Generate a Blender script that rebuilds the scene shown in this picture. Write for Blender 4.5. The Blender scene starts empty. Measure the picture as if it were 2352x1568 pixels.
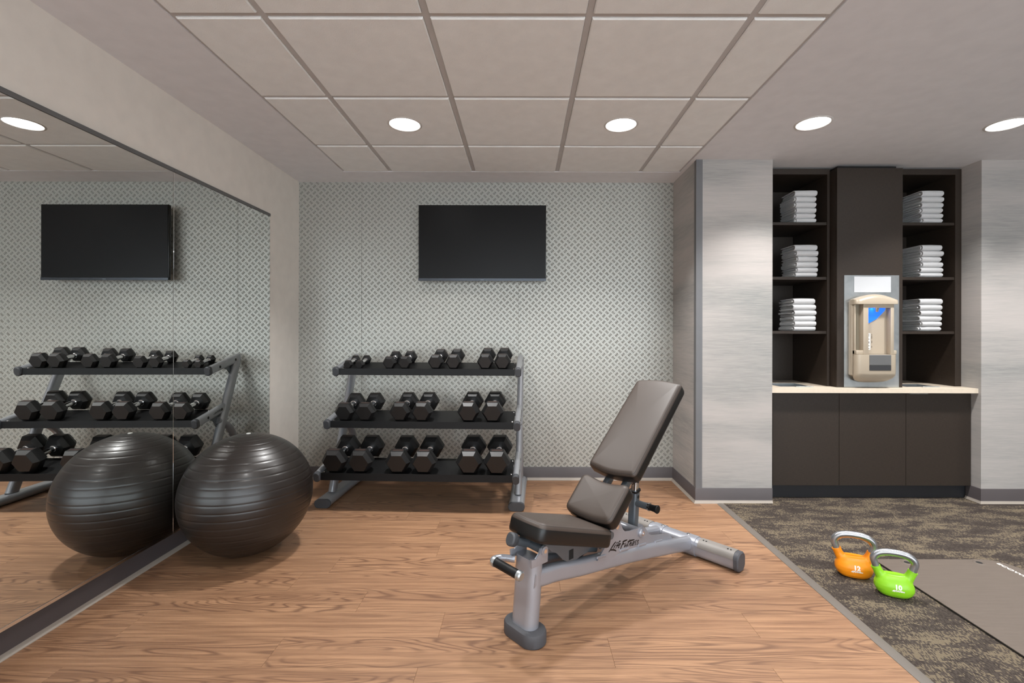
import bpy, bmesh, math, random
from mathutils import Vector, Matrix, noise
random.seed(7)
sc = bpy.context.scene
COL = sc.collection
PI = math.pi
R = math.radians

# ------------------------------------------------------------------ camera, world, exposure
EYE = 1.15
cam_d = bpy.data.cameras.new('camera')
cam_d.sensor_width = 36.0
cam_d.lens = 1080.0 / 2352.0 * 36.0
cam_d.shift_x = -26.0 / 2352.0
cam_d.shift_y = -19.0 / 2352.0
cam_d.clip_start = 0.02
cam = bpy.data.objects.new('camera', cam_d)
COL.objects.link(cam)
cam.location = (0, 0, EYE)
cam.rotation_euler = (Matrix.Rotation(R(90), 3, 'X') @ Matrix.Rotation(R(0.12), 3, 'Z')).to_euler()
sc.camera = cam

world = bpy.data.worlds.new('world')
sc.world = world
world.use_nodes = True
world.node_tree.nodes['Background'].inputs[0].default_value = (0.86, 0.94, 1.0, 1)
world.node_tree.nodes['Background'].inputs[1].default_value = 3.6

LAMP_W = 10.8       # the row of downlights over the equipment
LAMP_W2 = 7.0      # the rows nearer the viewer, dimmed
EXPOSURE = 0.43
vs = sc.view_settings
vs.view_transform = 'Standard'
vs.look = 'None'
vs.gamma = 1.0
vs.use_curve_mapping = False
vs.exposure = EXPOSURE
try:
    sc.cycles.use_denoising = True
    sc.cycles.max_bounces = 10
    sc.cycles.diffuse_bounces = 5
    sc.cycles.glossy_bounces = 5
    sc.cycles.sample_clamp_indirect = 6.0
except Exception:
    pass

# ------------------------------------------------------------------ room numbers (metres, camera at x=0 y=0)
CEIL = 2.332
YB = 3.69          # back wall
XL = -1.762        # left wall face (overhanging the base)
XLB = -1.833       # recessed wall foot behind it
XA = 1.175         # side of the middle pillar
YP = 3.195         # pillar faces
XN0, XN1 = 1.692, 3.107   # cabinet niche
YN = 3.80

# ------------------------------------------------------------------ materials
MATS = {}
def srgb(r, g, b):
    f = lambda c: (c / 255 / 12.92) if c / 255 <= 0.04045 else ((c / 255 + 0.055) / 1.055) ** 2.4
    return (f(r), f(g), f(b), 1)

class N:
    """tiny node helper"""
    def __init__(s, name):
        s.m = bpy.data.materials.new(name)
        s.m.use_nodes = True
        s.t = s.m.node_tree
        s.b = s.t.nodes['Principled BSDF']
    def n(s, typ, **kw):
        nd = s.t.nodes.new(typ)
        for k, v in kw.items():
            setattr(nd, k, v)
        return nd
    def l(s, a, b):
        s.t.links.new(a, b)
    def val(s, x, sock):
        if isinstance(x, (int, float)):
            sock.default_value = x
        elif isinstance(x, tuple):
            sock.default_value = x
        else:
            s.l(x, sock)
    def math(s, op, a, b=0.0, c=0.0, clamp=False):
        nd = s.n('ShaderNodeMath', operation=op, use_clamp=clamp)
        s.val(a, nd.inputs[0]); s.val(b, nd.inputs[1]); s.val(c, nd.inputs[2])
        return nd.outputs[0]
    def smooth(s, x, a, b, lo=0.0, hi=1.0):
        nd = s.n('ShaderNodeMapRange', interpolation_type='SMOOTHSTEP')
        s.val(x, nd.inputs[0])
        nd.inputs[1].default_value = a; nd.inputs[2].default_value = b
        nd.inputs[3].default_value = lo; nd.inputs[4].default_value = hi
        return nd.outputs[0]
    def coords(s):
        return s.n('ShaderNodeTexCoord').outputs['Object']
    def map(s, vec, scale=(1, 1, 1), loc=(0, 0, 0), rot=(0, 0, 0)):
        nd = s.n('ShaderNodeMapping')
        s.l(vec, nd.inputs[0])
        nd.inputs['Scale'].default_value = scale
        s.val(loc, nd.inputs['Location']) if isinstance(loc, tuple) else s.l(loc, nd.inputs['Location'])
        nd.inputs['Rotation'].default_value = rot
        return nd.outputs[0]
    def noise(s, vec, scale=5.0, detail=3.0, rough=0.5, dist=0.0):
        nd = s.n('ShaderNodeTexNoise')
        s.l(vec, nd.inputs['Vector'])
        nd.inputs['Scale'].default_value = scale
        nd.inputs['Detail'].default_value = detail
        nd.inputs['Roughness'].default_value = rough
        nd.inputs['Distortion'].default_value = dist
        return nd.outputs[0]
    def mix(s, f, a, b, mode='MIX'):
        nd = s.n('ShaderNodeMix', data_type='RGBA', blend_type=mode)
        s.val(f, nd.inputs[0]); s.val(a, nd.inputs[6]); s.val(b, nd.inputs[7])
        return nd.outputs[2]
    def bump(s, h, strength=0.3, dist=0.001):
        nd = s.n('ShaderNodeBump')
        s.l(h, nd.inputs['Height'])
        nd.inputs['Strength'].default_value = strength
        nd.inputs['Distance'].default_value = dist
        s.l(nd.outputs[0], s.b.inputs['Normal'])
    def set(s, col=None, rough=None, metal=None, spec=None, coat=None):
        if col is not None: s.val(col, s.b.inputs['Base Color'])
        if rough is not None: s.val(rough, s.b.inputs['Roughness'])
        if metal is not None: s.val(metal, s.b.inputs['Metallic'])
        if spec is not None: s.b.inputs['Specular IOR Level'].default_value = spec
        if coat is not None:
            s.b.inputs['Coat Weight'].default_value = coat
            s.b.inputs['Coat Roughness'].default_value = 0.15
        return s

def simple(name, col, rough=0.5, metal=0.0, spec=0.5, var=0.04, scale=12.0, bump=0.0, bscale=400.0, bdist=0.0006, coat=None):
    k = N(name)
    v = k.coords()
    n = k.noise(v, scale, 3)
    d = tuple(max(0, c * (1 - var * 2)) for c in col[:3]) + (1,)
    u = tuple(min(1, c * (1 + var * 2)) for c in col[:3]) + (1,)
    k.set(k.mix(n, d, u), rough, metal, spec, coat)
    if bump > 0:
        k.bump(k.noise(v, bscale, 2), bump, bdist)
    MATS[name] = k.m
    return k.m

M_GYP = simple('painted_gypsum', srgb(222, 220, 222), 0.85, bump=0.15, bscale=250)
M_WALLP = simple('painted_wall', srgb(226, 219, 210), 0.8, bump=0.15, bscale=250)
M_TILE = simple('mineral_tile', srgb(234, 233, 231), 0.95, bump=0.9, bscale=330, bdist=0.0012)
M_TEE = simple('tee_metal', srgb(190, 186, 184), 0.6)
M_BASE = simple('rubber_base', srgb(84, 78, 79), 0.45, var=0.03)
M_TOE = simple('base_toe_sheen', srgb(158, 149, 139), 0.4)  # lighter than the base: the toe's reflection line put into the colour
M_GUARD = simple('corner_guard', srgb(104, 104, 106), 0.45)
M_STRIP = simple('transition_strip', srgb(100, 93, 86), 0.5)
M_BLACK = simple('black_powdercoat', srgb(11, 11, 12), 0.5, bump=0.1, spec=0.3)
M_CAP = simple('black_rubber_cap', srgb(62, 64, 68), 0.55, bump=0.2)
M_SILVER = simple('silver_paint', srgb(158, 160, 165), 0.32, 0.55, var=0.03, coat=0.3)
M_SILVER2 = simple('silver_paint_bench', srgb(158, 160, 168), 0.34, 0.5, var=0.03, coat=0.3)
M_GREYP = simple('grey_metal_paint', srgb(98, 104, 110), 0.35, 0.5, var=0.03)
M_CHROME = simple('chrome', (0.8, 0.8, 0.82, 1), 0.12, 1.0, var=0.01)
M_RUBHEX = simple('hex_rubber', srgb(9, 9, 10), 0.46, bump=0.15, bscale=500, spec=0.6)
M_LABEL = simple('hex_label', srgb(58, 44, 40), 0.4)
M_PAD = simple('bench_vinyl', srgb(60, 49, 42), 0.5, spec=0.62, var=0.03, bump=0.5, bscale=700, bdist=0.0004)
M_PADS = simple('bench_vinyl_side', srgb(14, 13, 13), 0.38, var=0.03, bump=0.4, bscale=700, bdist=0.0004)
M_STITCH = simple('stitching', srgb(15, 14, 14), 0.6)
M_RUBFOOT = simple('rubber_foot', srgb(68, 68, 72), 0.6, var=0.08, bump=0.2)
M_PLATEG = simple('cover_plate_grey', srgb(122, 117, 112), 0.5, var=0.04, bump=0.2)
M_BALL = simple('ball_vinyl', srgb(29, 23, 20), 0.37, metal=0.0, var=0.05, bump=0.12, bscale=900, bdist=0.0003, spec=0.65, coat=0.1)
M_PLUG = simple('ball_plug', srgb(200, 200, 195), 0.4)
M_ORANGE = simple('orange_vinyl', srgb(246, 146, 16), 0.38, var=0.02, bump=0.1)
M_GREEN = simple('green_vinyl', srgb(138, 203, 32), 0.38, var=0.02, bump=0.1)
M_HANDLE = simple('cast_handle', srgb(170, 172, 176), 0.28, 0.9, var=0.05)
M_PRINT = simple('white_print', srgb(245, 240, 232), 0.6, var=0.0)
M_PRINTK = simple('black_print', srgb(14, 8, 8), 0.5, var=0.0)
M_COUNTER = simple('countertop', srgb(222, 207, 187), 0.4, var=0.04, scale=60)
M_STEEL = None
M_TAN = simple('tan_plastic', srgb(176, 162, 143), 0.35, var=0.01)
M_TAND = simple('tan_plastic_shaded', srgb(134, 124, 106), 0.5, var=0.01)  # darker copy of the tan plastic, recess shade put into the colour
M_GREYPL = simple('grey_plastic', srgb(98, 98, 98), 0.5)
M_DKGREYPL = simple('dark_grey_plastic', srgb(50, 50, 52), 0.5)
M_TOEK = simple('toe_kick_black', srgb(30, 30, 34), 0.5)
M_TVF = simple('tv_bezel', srgb(14, 14, 15), 0.25)
M_TVBAR = simple('tv_bottom_bar', srgb(70, 74, 80), 0.25, 0.6)
M_DARK = simple('dark_gap', srgb(12, 11, 11), 0.8)

# TV screen: matt black glass
k = N('tv_screen'); k.set(srgb(14, 14, 15), 0.34, 0.0, 0.22)
k.bump(k.noise(k.coords(), 3, 1), 0.01, 0.001); M_TVS = k.m

# brushed steel
k = N('brushed_steel'); v = k.coords()
n = k.noise(k.map(v, (400, 400, 8)), 1.0, 3)
big = k.noise(v, 9.0, 2, 0.5, 1.0)
k.set(k.mix(big, srgb(150, 158, 162), srgb(214, 217, 218)), k.math('MULTIPLY_ADD', n, 0.15, 0.28), 0.9)
k.bump(n, 0.15, 0.0004); M_STEEL = k.m
k = N('polished_steel'); k.set((0.93, 0.93, 0.94, 1), 0.14, 1.0)
k.bump(k.noise(k.coords(), 14, 1), 0.1, 0.002); M_POL = k.m

M_PANEL_REFL = simple('panel_reflection_white', srgb(206, 208, 211), 0.15, var=0.01)  # bright reflection in the polished panel, put in as a white colour
# mirror
k = N('mirror'); k.set((0.80, 0.815, 0.80, 1), 0.0, 1.0)
M_MIRROR = k.m
for nd in [x for x in k.t.nodes if x.type == 'BUMP']:
    pass

# lamp lens
k = N('lamp_lens'); k.set((1, 1, 1, 1), 0.5)
k.b.inputs['Emission Color'].default_value = (1.0, 0.985, 0.96, 1)
k.b.inputs['Emission Strength'].default_value = 5.0
M_LENS = k.m
M_TRIM = simple('lamp_trim', srgb(205, 200, 196), 0.5)

# cabinet laminate (woven dark brown)
k = N('dark_laminate'); v = k.coords()
a = k.noise(k.map(v, (900, 900, 40)), 1.0, 2)
b = k.noise(k.map(v, (40, 40, 900)), 1.0, 2)
c = k.noise(v, 2.2, 2)
w = k.math('MULTIPLY_ADD', k.math('ADD', a, b), 0.5, 0.0)
k.set(k.mix(k.smooth(w, 0.3, 0.7), srgb(50, 41, 37), srgb(84, 74, 69)), 0.5)
base = k.mix(k.smooth(w, 0.3, 0.7), srgb(30, 24, 19), srgb(57, 47, 39))
k.set(k.mix(k.math('MULTIPLY', c, 0.5), base, srgb(54, 43, 35)), 0.5, 0.0, 0.4)
k.bump(w, 0.25, 0.0004); M_LAM = k.m

# streaked wallpaper
def streak(name, axis):
    k = N(name); v = k.coords()
    s1 = (0.9, 0.9, 7.0)
    big = k.noise(k.map(v, (0.8, 0.8, 3.4), loc=(3.1, 1.7, 2.4)), 1.0, 2.5, 0.5, 0.3)
    fine = k.noise(k.map(v, (9, 9, 260)), 1.0, 4, 0.65)
    mid = k.noise(k.map(v, (2.5, 2.5, 40)), 1.0, 4, 0.6)
    f = k.smooth(k.math('MULTIPLY_ADD', mid, 0.30, big), 0.42, 1.0)
    c1 = k.mix(f, srgb(180, 173, 169), srgb(134, 136, 134))
    c2 = k.mix(k.math('MULTIPLY', k.smooth(fine, 0.35, 0.7), 0.35), c1, srgb(194, 187, 181))
    k.set(c2, 0.75, 0.0, 0.3)
    k.bump(fine, 0.15, 0.0004)
    return k.m
M_STREAK = streak('streaked_wallpaper', 'X')

# chequer plate wall covering: three little raised bars, alternating direction
def chequer():
    k = N('chequer_plate'); v = k.coords()
    sep = k.n('ShaderNodeSeparateXYZ'); k.l(v, sep.inputs[0])
    P = 0.0505
    X, Z = sep.outputs[0], sep.outputs[2]
    outs = []
    for (ox, oz, dx, dz) in ((0.0, 0.0, 1, -1), (0.5, 0.5, 1, 1)):
        u = k.math('SUBTRACT', k.math('FRACT', k.math('MULTIPLY_ADD', X, 1 / P, ox + 100)), 0.5)
        w = k.math('SUBTRACT', k.math('FRACT', k.math('MULTIPLY_ADD', Z, 1 / P, oz + 100)), 0.5)
        q = 0.70711
        a = k.math('ADD', k.math('MULTIPLY', u, q * dx), k.math('MULTIPLY', w, q * dz))
        n = k.math('ADD', k.math('MULTIPLY', u, q * -dz), k.math('MULTIPLY', w, q * dx))
        S = 0.19
        nq = k.math('MULTIPLY', k.math('SUBTRACT', k.math('FRACT', k.math('MULTIPLY_ADD', n, 1 / S, 10.5)), 0.5), S)
        inside = k.math('LESS_THAN', k.math('ABSOLUTE', n), 0.285)
        e = k.math('SQRT', k.math('ADD', k.math('POWER', k.math('DIVIDE', a, 0.245), 2), k.math('POWER', k.math('DIVIDE', nq, 0.068), 2)))
        bar = k.math('MULTIPLY', k.smooth(e, 0.15, 1.1, 1.0, 0.0), inside)
        outs.append(bar)
    bar = k.math('MAXIMUM', outs[0], outs[1])
    big = k.noise(v, 1.2, 2)
    base = k.mix(big, srgb(168, 168, 162), srgb(182, 182, 175))
    # shade on the raised bars is put into their colour
    col = k.mix(k.math('MULTIPLY', bar, 0.85), base, srgb(72, 74, 69))
    k.set(col, k.math('MULTIPLY_ADD', bar, -0.12, 0.42), 0.35, 0.5)
    k.bump(bar, 0.9, 0.0022)
    return k.m
M_PLATE = chequer()

# wood planks
def wood():
    k = N('oak_plank')
    v = k.coords()
    oi = k.n('ShaderNodeObjectInfo')
    comb = k.n('ShaderNodeCombineXYZ')
    r = oi.outputs['Random']
    k.l(k.math('MULTIPLY', r, 37.0), comb.inputs[0])
    k.l(k.math('MULTIPLY', r, 91.0), comb.inputs[1])
    k.l(k.math('MULTIPLY', r, 13.0), comb.inputs[2])
    add = k.n('ShaderNodeVectorMath', operation='ADD')
    k.l(v, add.inputs[0]); k.l(comb.outputs[0], add.inputs[1])
    p = add.outputs[0]
    body = k.noise(k.map(p, (0.9, 7.5, 1.0)), 1.0, 2.2, 0.45, 0.3)
    rings = k.math('FRACT', k.math('MULTIPLY', body, 22.0))
    ring = k.smooth(k.math('ABSOLUTE', k.math('SUBTRACT', rings, 0.5)), 0.22, 0.50)
    gate = k.smooth(k.noise(k.map(p, (0.5, 7.0, 1.0), loc=(5, 3, 0)), 1.0, 1), 0.40, 0.56)
    fib = k.noise(k.map(p, (5, 330, 1.0)), 1.0, 4, 0.6)
    fib2 = k.noise(k.map(p, (2.0, 60, 1.0)), 1.0, 3, 0.6)
    blotch = k.noise(k.map(p, (1.2, 5, 1.0)), 1.0, 2)
    c = k.mix(k.smooth(fib2, 0.3, 0.7), srgb(132, 98, 72), srgb(166, 128, 96))
    c = k.mix(k.math('MULTIPLY', k.smooth(fib, 0.45, 0.70), 0.68), c, srgb(98, 69, 49))
    c = k.mix(k.math('MULTIPLY', k.math('MULTIPLY', ring, gate), 0.75), c, srgb(86, 59, 43))
    c = k.mix(k.math('MULTIPLY', blotch, 0.25), c, srgb(128, 90, 68))
    c = k.mix(k.math('MULTIPLY', r, 0.15), c, srgb(112, 80, 60))
    k.set(c, k.math('MULTIPLY_ADD', fib, 0.15, 0.40), 0.0, 0.45)
    k.bump(k.math('ADD', fib, ring), 0.12, 0.0004)
    return k.m
M_WOOD = wood()

# patterned loop carpet
def carpet():
    k = N('loop_carpet'); v = k.coords()
    sep = k.n('ShaderNodeSeparateXYZ'); k.l(v, sep.inputs[0])
    CX, CY = 0.0042, 0.0075
    qx = k.math('FLOOR', k.math('DIVIDE', sep.outputs[0], CX))
    qy = k.math('FLOOR', k.math('DIVIDE', sep.outputs[1], CY))
    cb = k.n('ShaderNodeCombineXYZ')
    k.l(k.math('MULTIPLY', qx, CX), cb.inputs[0]); k.l(k.math('MULTIPLY', qy, CY), cb.inputs[1])
    q = cb.outputs[0]
    wn = k.n('ShaderNodeTexWhiteNoise', noise_dimensions='2D'); k.l(q, wn.inputs['Vector'])
    patch = k.noise(k.map(q, (4.2, 11.0, 1), rot=(0, 0, R(-14))), 1.0, 6, 0.66, 0.3)
    f = k.math('MULTIPLY_ADD', k.math('SUBTRACT', wn.outputs['Value'], 0.5), 0.20, patch)
    tan = k.math('GREATER_THAN', f, 0.55)
    dk = k.math('LESS_THAN', f, 0.44)
    fx = k.math('FRACT', k.math('DIVIDE', sep.outputs[0], CX))
    ridge = k.math('SINE', k.math('MULTIPLY', fx, PI))
    c = k.mix(tan, srgb(80, 72, 66), srgb(122, 110, 92))
    c = k.mix(dk, c, srgb(64, 57, 53))
    c = k.mix(k.math('MULTIPLY', k.math('SUBTRACT', 1.0, ridge), 0.45), c, srgb(50, 44, 39))
    k.set(c, 0.95, 0.0, 0.1)
    k.bump(k.math('MULTIPLY_ADD', tan, 0.8, ridge), 0.8, 0.002)
    return k.m
M_CARPET = carpet()

# exercise mat: ribbed foam
k = N('mat_foam'); v = k.coords()
sep = k.n('ShaderNodeSeparateXYZ'); k.l(v, sep.inputs[0])
rib = k.math('SINE', k.math('MULTIPLY', sep.outputs[1], 1400.0))
n = k.noise(k.map(v, (9, 80, 1)), 1.0, 3)
k.set(k.mix(n, srgb(88, 78, 70), srgb(102, 91, 82)), 0.6, 0.0, 0.4)
k.bump(rib, 0.25, 0.0006); M_MAT = k.m
M_MATS = simple('mat_edge', srgb(30, 27, 25), 0.6)
k = N('blue_glow'); k.set(srgb(20, 90, 235), 0.3)  # blue glow in the dispenser alcove, put in as emission
k.b.inputs['Emission Color'].default_value = (0.02, 0.16, 1.0, 1)
k.b.inputs['Emission Strength'].default_value = 0.8
M_BLUE = k.m
# towel terry
k = N('terry_towel'); v = k.coords()
n = k.noise(v, 420, 3)
k.set(k.mix(n, srgb(192, 192, 193), srgb(222, 221, 221)), 0.95, 0.0, 0.1)
k.b.inputs['Sheen Weight'].default_value = 0.2
k.bump(n, 0.8, 0.002); M_TOWEL = k.m

# ------------------------------------------------------------------ object helpers
def set_props(o, label=None, cat=None, group=None, kind=None):
    if label: o['label'] = label
    if cat: o['category'] = cat
    if group: o['group'] = group
    if kind: o['kind'] = kind
    return o

def empty(name, loc, rz=0.0, label=None, cat=None, group=None, kind=None):
    o = bpy.data.objects.new(name, None)
    o.empty_display_size = 0.05
    COL.objects.link(o)
    o.location = loc
    o.rotation_euler = (0, 0, rz)
    return set_props(o, label, cat, group, kind)

def finish(bm, name, mats, parent=None, angle=35, loc=None, rot=None):
    me = bpy.data.meshes.new(name)
    bmesh.ops.recalc_face_normals(bm, faces=bm.faces)
    bm.to_mesh(me); bm.free()
    if not isinstance(mats, (list, tuple)): mats = [mats]
    for m in mats: me.materials.append(m)
    if angle:
        for p in me.polygons: p.use_smooth = True
        try: me.set_sharp_from_angle(angle=R(angle))
        except Exception: pass
    o = bpy.data.objects.new(name, me)
    COL.objects.link(o)
    if parent is not None: o.parent = parent
    if loc is not None: o.location = loc
    if rot is not None: o.rotation_euler = rot
    return o

def bm_new(): return bmesh.new()

def add_box(bm, lo, hi, bevel=0.0, seg=2, mat=0, M=None):
    vs_ = []
    r = bmesh.ops.create_cube(bm, size=1.0)
    vv = r['verts']
    for v in vv:
        v.co = Vector(((lo[i] + hi[i]) / 2 + v.co[i] * (hi[i] - lo[i]) for i in range(3)))
    faces = list({f for v in vv for f in v.link_faces})
    for f in faces: f.material_index = mat
    if bevel > 0:
        ed = list({e for v in vv for e in v.link_edges})
        rr = bmesh.ops.bevel(bm, geom=ed, offset=bevel, segments=seg, profile=0.5, affect='EDGES')
        vv = list({v for f in rr['faces'] for v in f.verts} | {v for v in vv if v.is_valid})
        for f in rr['faces']: f.material_index = mat
    if M is not None:
        bmesh.ops.transform(bm, matrix=M, verts=[v for v in vv if v.is_valid])
    return vv

def box(name, lo, hi, mat, parent=None, bevel=0.0, seg=2, M=None):
    """box whose object origin stays at the parent's origin"""
    bm = bm_new()
    add_box(bm, lo, hi, bevel, seg, 0, M)
    return finish(bm, name, mat, parent)

def add_cyl(bm, p0, p1, r0, r1=None, seg=24, mat=0, cap=True):
    p0 = Vector(p0); p1 = Vector(p1); r1 = r0 if r1 is None else r1
    d = (p1 - p0).normalized()
    a = d.orthogonal().normalized(); b = d.cross(a)
    A = [bm.verts.new(p0 + (a * math.cos(2 * PI * i / seg) + b * math.sin(2 * PI * i / seg)) * r0) for i in range(seg)]
    B = [bm.verts.new(p1 + (a * math.cos(2 * PI * i / seg) + b * math.sin(2 * PI * i / seg)) * r1) for i in range(seg)]
    fs = []
    for i in range(seg):
        j = (i + 1) % seg
        fs.append(bm.faces.new((A[i], A[j], B[j], B[i])))
    if cap:
        fs.append(bm.faces.new(A[::-1])); fs.append(bm.faces.new(B))
    for f in fs: f.material_index = mat
    return A + B

def add_lathe(bm, prof, M=None, seg=32, mat=0):
    """prof: (r, z) list about local z"""
    rings = []
    allv = []
    for r, z in prof:
        if r < 1e-6:
            v = bm.verts.new((0, 0, z)); rings.append([v]); allv.append(v)
        else:
            ring = [bm.verts.new((r * math.cos(2 * PI * i / seg), r * math.sin(2 * PI * i / seg), z)) for i in range(seg)]
            rings.append(ring); allv += ring
    for a, b in zip(rings[:-1], rings[1:]):
        for i in range(seg):
            j = (i + 1) % seg
            if len(a) == 1 and len(b) == 1: continue
            if len(a) == 1: f = bm.faces.new((a[0], b[j], b[i]))
            elif len(b) == 1: f = bm.faces.new((a[i], a[j], b[0]))
            else: f = bm.faces.new((a[i], a[j], b[j], b[i]))
            f.material_index = mat
    if len(rings[0]) > 1: bm.faces.new(rings[0][::-1]).material_index = mat
    if len(rings[-1]) > 1: bm.faces.new(rings[-1]).material_index = mat
    if M is not None: bmesh.ops.transform(bm, matrix=M, verts=allv)
    return allv

def rrect(w, h, r, n=6):
    """rounded rectangle outline, CCW"""
    pts = []
    for cx, cy, a0 in ((w / 2 - r, h / 2 - r, 0), (-w / 2 + r, h / 2 - r, 90), (-w / 2 + r, -h / 2 + r, 180), (w / 2 - r, -h / 2 + r, 270)):
        for i in range(n + 1):
            a = R(a0 + 90 * i / n)
            pts.append((cx + r * math.cos(a), cy + r * math.sin(a)))
    return pts

def add_sweep(bm, path, sec, up=(0, 0, 1), mat=0, scales=None, caps=True, closed=False):
    """sweep 2-D section (x -> side, y -> up) along path"""
    P = [Vector(p) for p in path]
    up = Vector(up)
    rings = []
    n = len(P)
    for i, p in enumerate(P):
        if closed: t = (P[(i + 1) % n] - P[i - 1]).normalized()
        elif i == 0: t = (P[1] - P[0]).normalized()
        elif i == n - 1: t = (P[-1] - P[-2]).normalized()
        else: t = ((P[i + 1] - p).normalized() + (p - P[i - 1]).normalized()).normalized()
        s = t.cross(up).normalized()
        u = s.cross(t).normalized()
        k = scales[i] if scales else 1.0
        rings.append([bm.verts.new(p + s * (x * k) + u * (y * k)) for x, y in sec])
    m = len(sec)
    prs = list(zip(rings[:-1], rings[1:]))
    if closed: prs.append((rings[-1], rings[0]))
    for a, b in prs:
        for i in range(m):
            j = (i + 1) % m
            bm.faces.new((a[i], a[j], b[j], b[i])).material_index = mat
    if caps and not closed:
        bm.faces.new(rings[0][::-1]).material_index = mat
        bm.faces.new(rings[-1]).material_index = mat
    return [v for r in rings for v in r]

def circ(r, n=14):
    return [(r * math.cos(2 * PI * i / n), r * math.sin(2 * PI * i / n)) for i in range(n)]

def smooth_path(pts, it=2):
    P = [Vector(p) for p in pts]
    for _ in range(it):
        Q = [P[0]]
        for a, b in zip(P[:-1], P[1:]):
            Q += [a * 0.75 + b * 0.25, a * 0.25 + b * 0.75]
        Q.append(P[-1]); P = Q
    return P

def add_prism(bm, pts, d0, d1, frame, mat=0, bevel=0.0):
    """extrude 2-D polygon pts from d0 to d1; frame(x, y, d) -> Vector"""
    A = [bm.verts.new(frame(x, y, d0)) for x, y in pts]
    B = [bm.verts.new(frame(x, y, d1)) for x, y in pts]
    fs = [bm.faces.new(A[::-1]), bm.faces.new(B)]
    n = len(pts)
    for i in range(n):
        j = (i + 1) % n
        fs.append(bm.faces.new((A[i], A[j], B[j], B[i])))
    for f in fs: f.material_index = mat
    if bevel > 0:
        ed = [e for f in fs[:2] for e in f.edges]
        rr = bmesh.ops.bevel(bm, geom=list(set(ed)), offset=bevel, segments=2, profile=0.5, affect='EDGES')
        for f in rr['faces']: f.material_index = mat
    return A + B

FXZ = lambda x, y, d: Vector((x, d, y))     # polygon in the xz plane, depth along y
FYZ = lambda x, y, d: Vector((d, x, y))     # polygon in the yz plane, depth along x
FXY = lambda x, y, d: Vector((x, y, d))

def prism(name, pts, d0, d1, frame, mat, parent=None, bevel=0.0, angle=35):
    bm = bm_new(); add_prism(bm, pts, d0, d1, frame, 0, bevel)
    return finish(bm, name, mat, parent, angle)

def text_mesh(body, size, mat, name, parent, M, shear=0.0, bold=0.0, wrap=None, axis='Y', width=None):
    cu = bpy.data.curves.new(name, 'FONT')
    cu.body = body; cu.size = size; cu.align_x = 'CENTER'; cu.align_y = 'CENTER'
    cu.shear = shear; cu.offset = bold; cu.resolution_u = 4
    o = bpy.data.objects.new(name, cu)
    COL.objects.link(o)
    dg = bpy.context.evaluated_depsgraph_get()
    me = bpy.data.meshes.new_from_object(o.evaluated_get(dg))
    COL.objects.unlink(o); bpy.data.objects.remove(o); bpy.data.curves.remove(cu)
    if width:
        xs = [v.co.x for v in me.vertices]; k_ = width / (max(xs) - min(xs))
        for v in me.vertices: v.co.x *= k_
    me.transform(M)
    me.materials.clear(); me.materials.append(mat)
    r = bpy.data.objects.new(name, me)
    COL.objects.link(r); r.parent = parent
    return r

LOGO = [[(0.211,0.138),(0.171,0.114),(0.113,0.066),(0.058,0.008),(0.006,-0.031)],[(0.054,0.001),(0.136,-0.002),(0.205,-0.018),(0.254,-0.041)],[(0.215,0.084),(0.181,0.057),(0.155,0.014)],[(0.269,0.124),(0.229,0.101)],[(0.361,0.116),(0.351,0.141),(0.319,0.128),(0.288,0.081),(0.255,0.048),(0.223,0.005)],[(0.233,0.074),(0.281,0.057),(0.333,0.054)],[(0.311,0.047),(0.365,0.062),(0.372,0.087),(0.338,0.088),(0.305,0.048),(0.308,0.003),(0.356,0.032)],[(0.437,0.107),(0.498,0.121),(0.596,0.13)],[(0.487,0.117),(0.439,0.063),(0.407,0.019),(0.384,-0.046)],[(0.433,0.066),(0.513,0.068)],[(0.564,0.079),(0.53,0.039),(0.515,-0.004),(0.567,0.028),(0.6,0.039)],[(0.691,0.129),(0.642,0.07),(0.614,0.028),(0.585,-0.01),(0.633,0.019)],[(0.615,0.089),(0.714,0.103),(0.852,0.107)],[(0.724,0.076),(0.69,0.035),(0.667,-0.004)],[(0.685,0.026),(0.758,0.07),(0.744,0.031),(0.727,-0.009),(0.777,0.014)],[(0.8,0.021),(0.853,0.031),(0.858,0.073),(0.817,0.065),(0.788,0.019),(0.799,-0.006),(0.845,0.006)],[(0.942,0.081),(0.894,0.079),(0.906,0.044),(0.924,0.013),(0.872,-0.005)],[(1.021,0.073),(0.962,0.076),(0.99,0.037),(0.999,0.003),(0.948,-0.005)]]
def logo_bm(length, width=0.022, thick=0.0):
    """hand-lettered script as flat ribbons in the local xy plane, starting at the origin"""
    bm = bm_new()
    for si, s in enumerate(LOGO):
        P = smooth_path([(x * length, y * length, 0.0) for x, y in s], 2)
        w = width * length * (1.25 if si in (0, 1, 7, 8, 12) else 1.0)
        L = []; Rr = []
        n = len(P)
        for i, p in enumerate(P):
            t = (P[min(i + 1, n - 1)] - P[max(i - 1, 0)]).normalized()
            q = Vector((-t.y, t.x, 0))
            k_ = w * (0.55 + 0.45 * math.sin(PI * min(1, (i + 0.6) / n * 1.1))) / 2
            L.append(bm.verts.new(p + q * k_)); Rr.append(bm.verts.new(p - q * k_))
        for i in range(n - 1):
            bm.faces.new((L[i], L[i + 1], Rr[i + 1], Rr[i]))
    return bm

# ------------------------------------------------------------------ SETTING
# floor slab
floor = box('floor', (-2.0, -2.6, -0.06), (4.7, YB + 0.3, -0.004), M_DARK)
set_props(floor, kind='structure')
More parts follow.
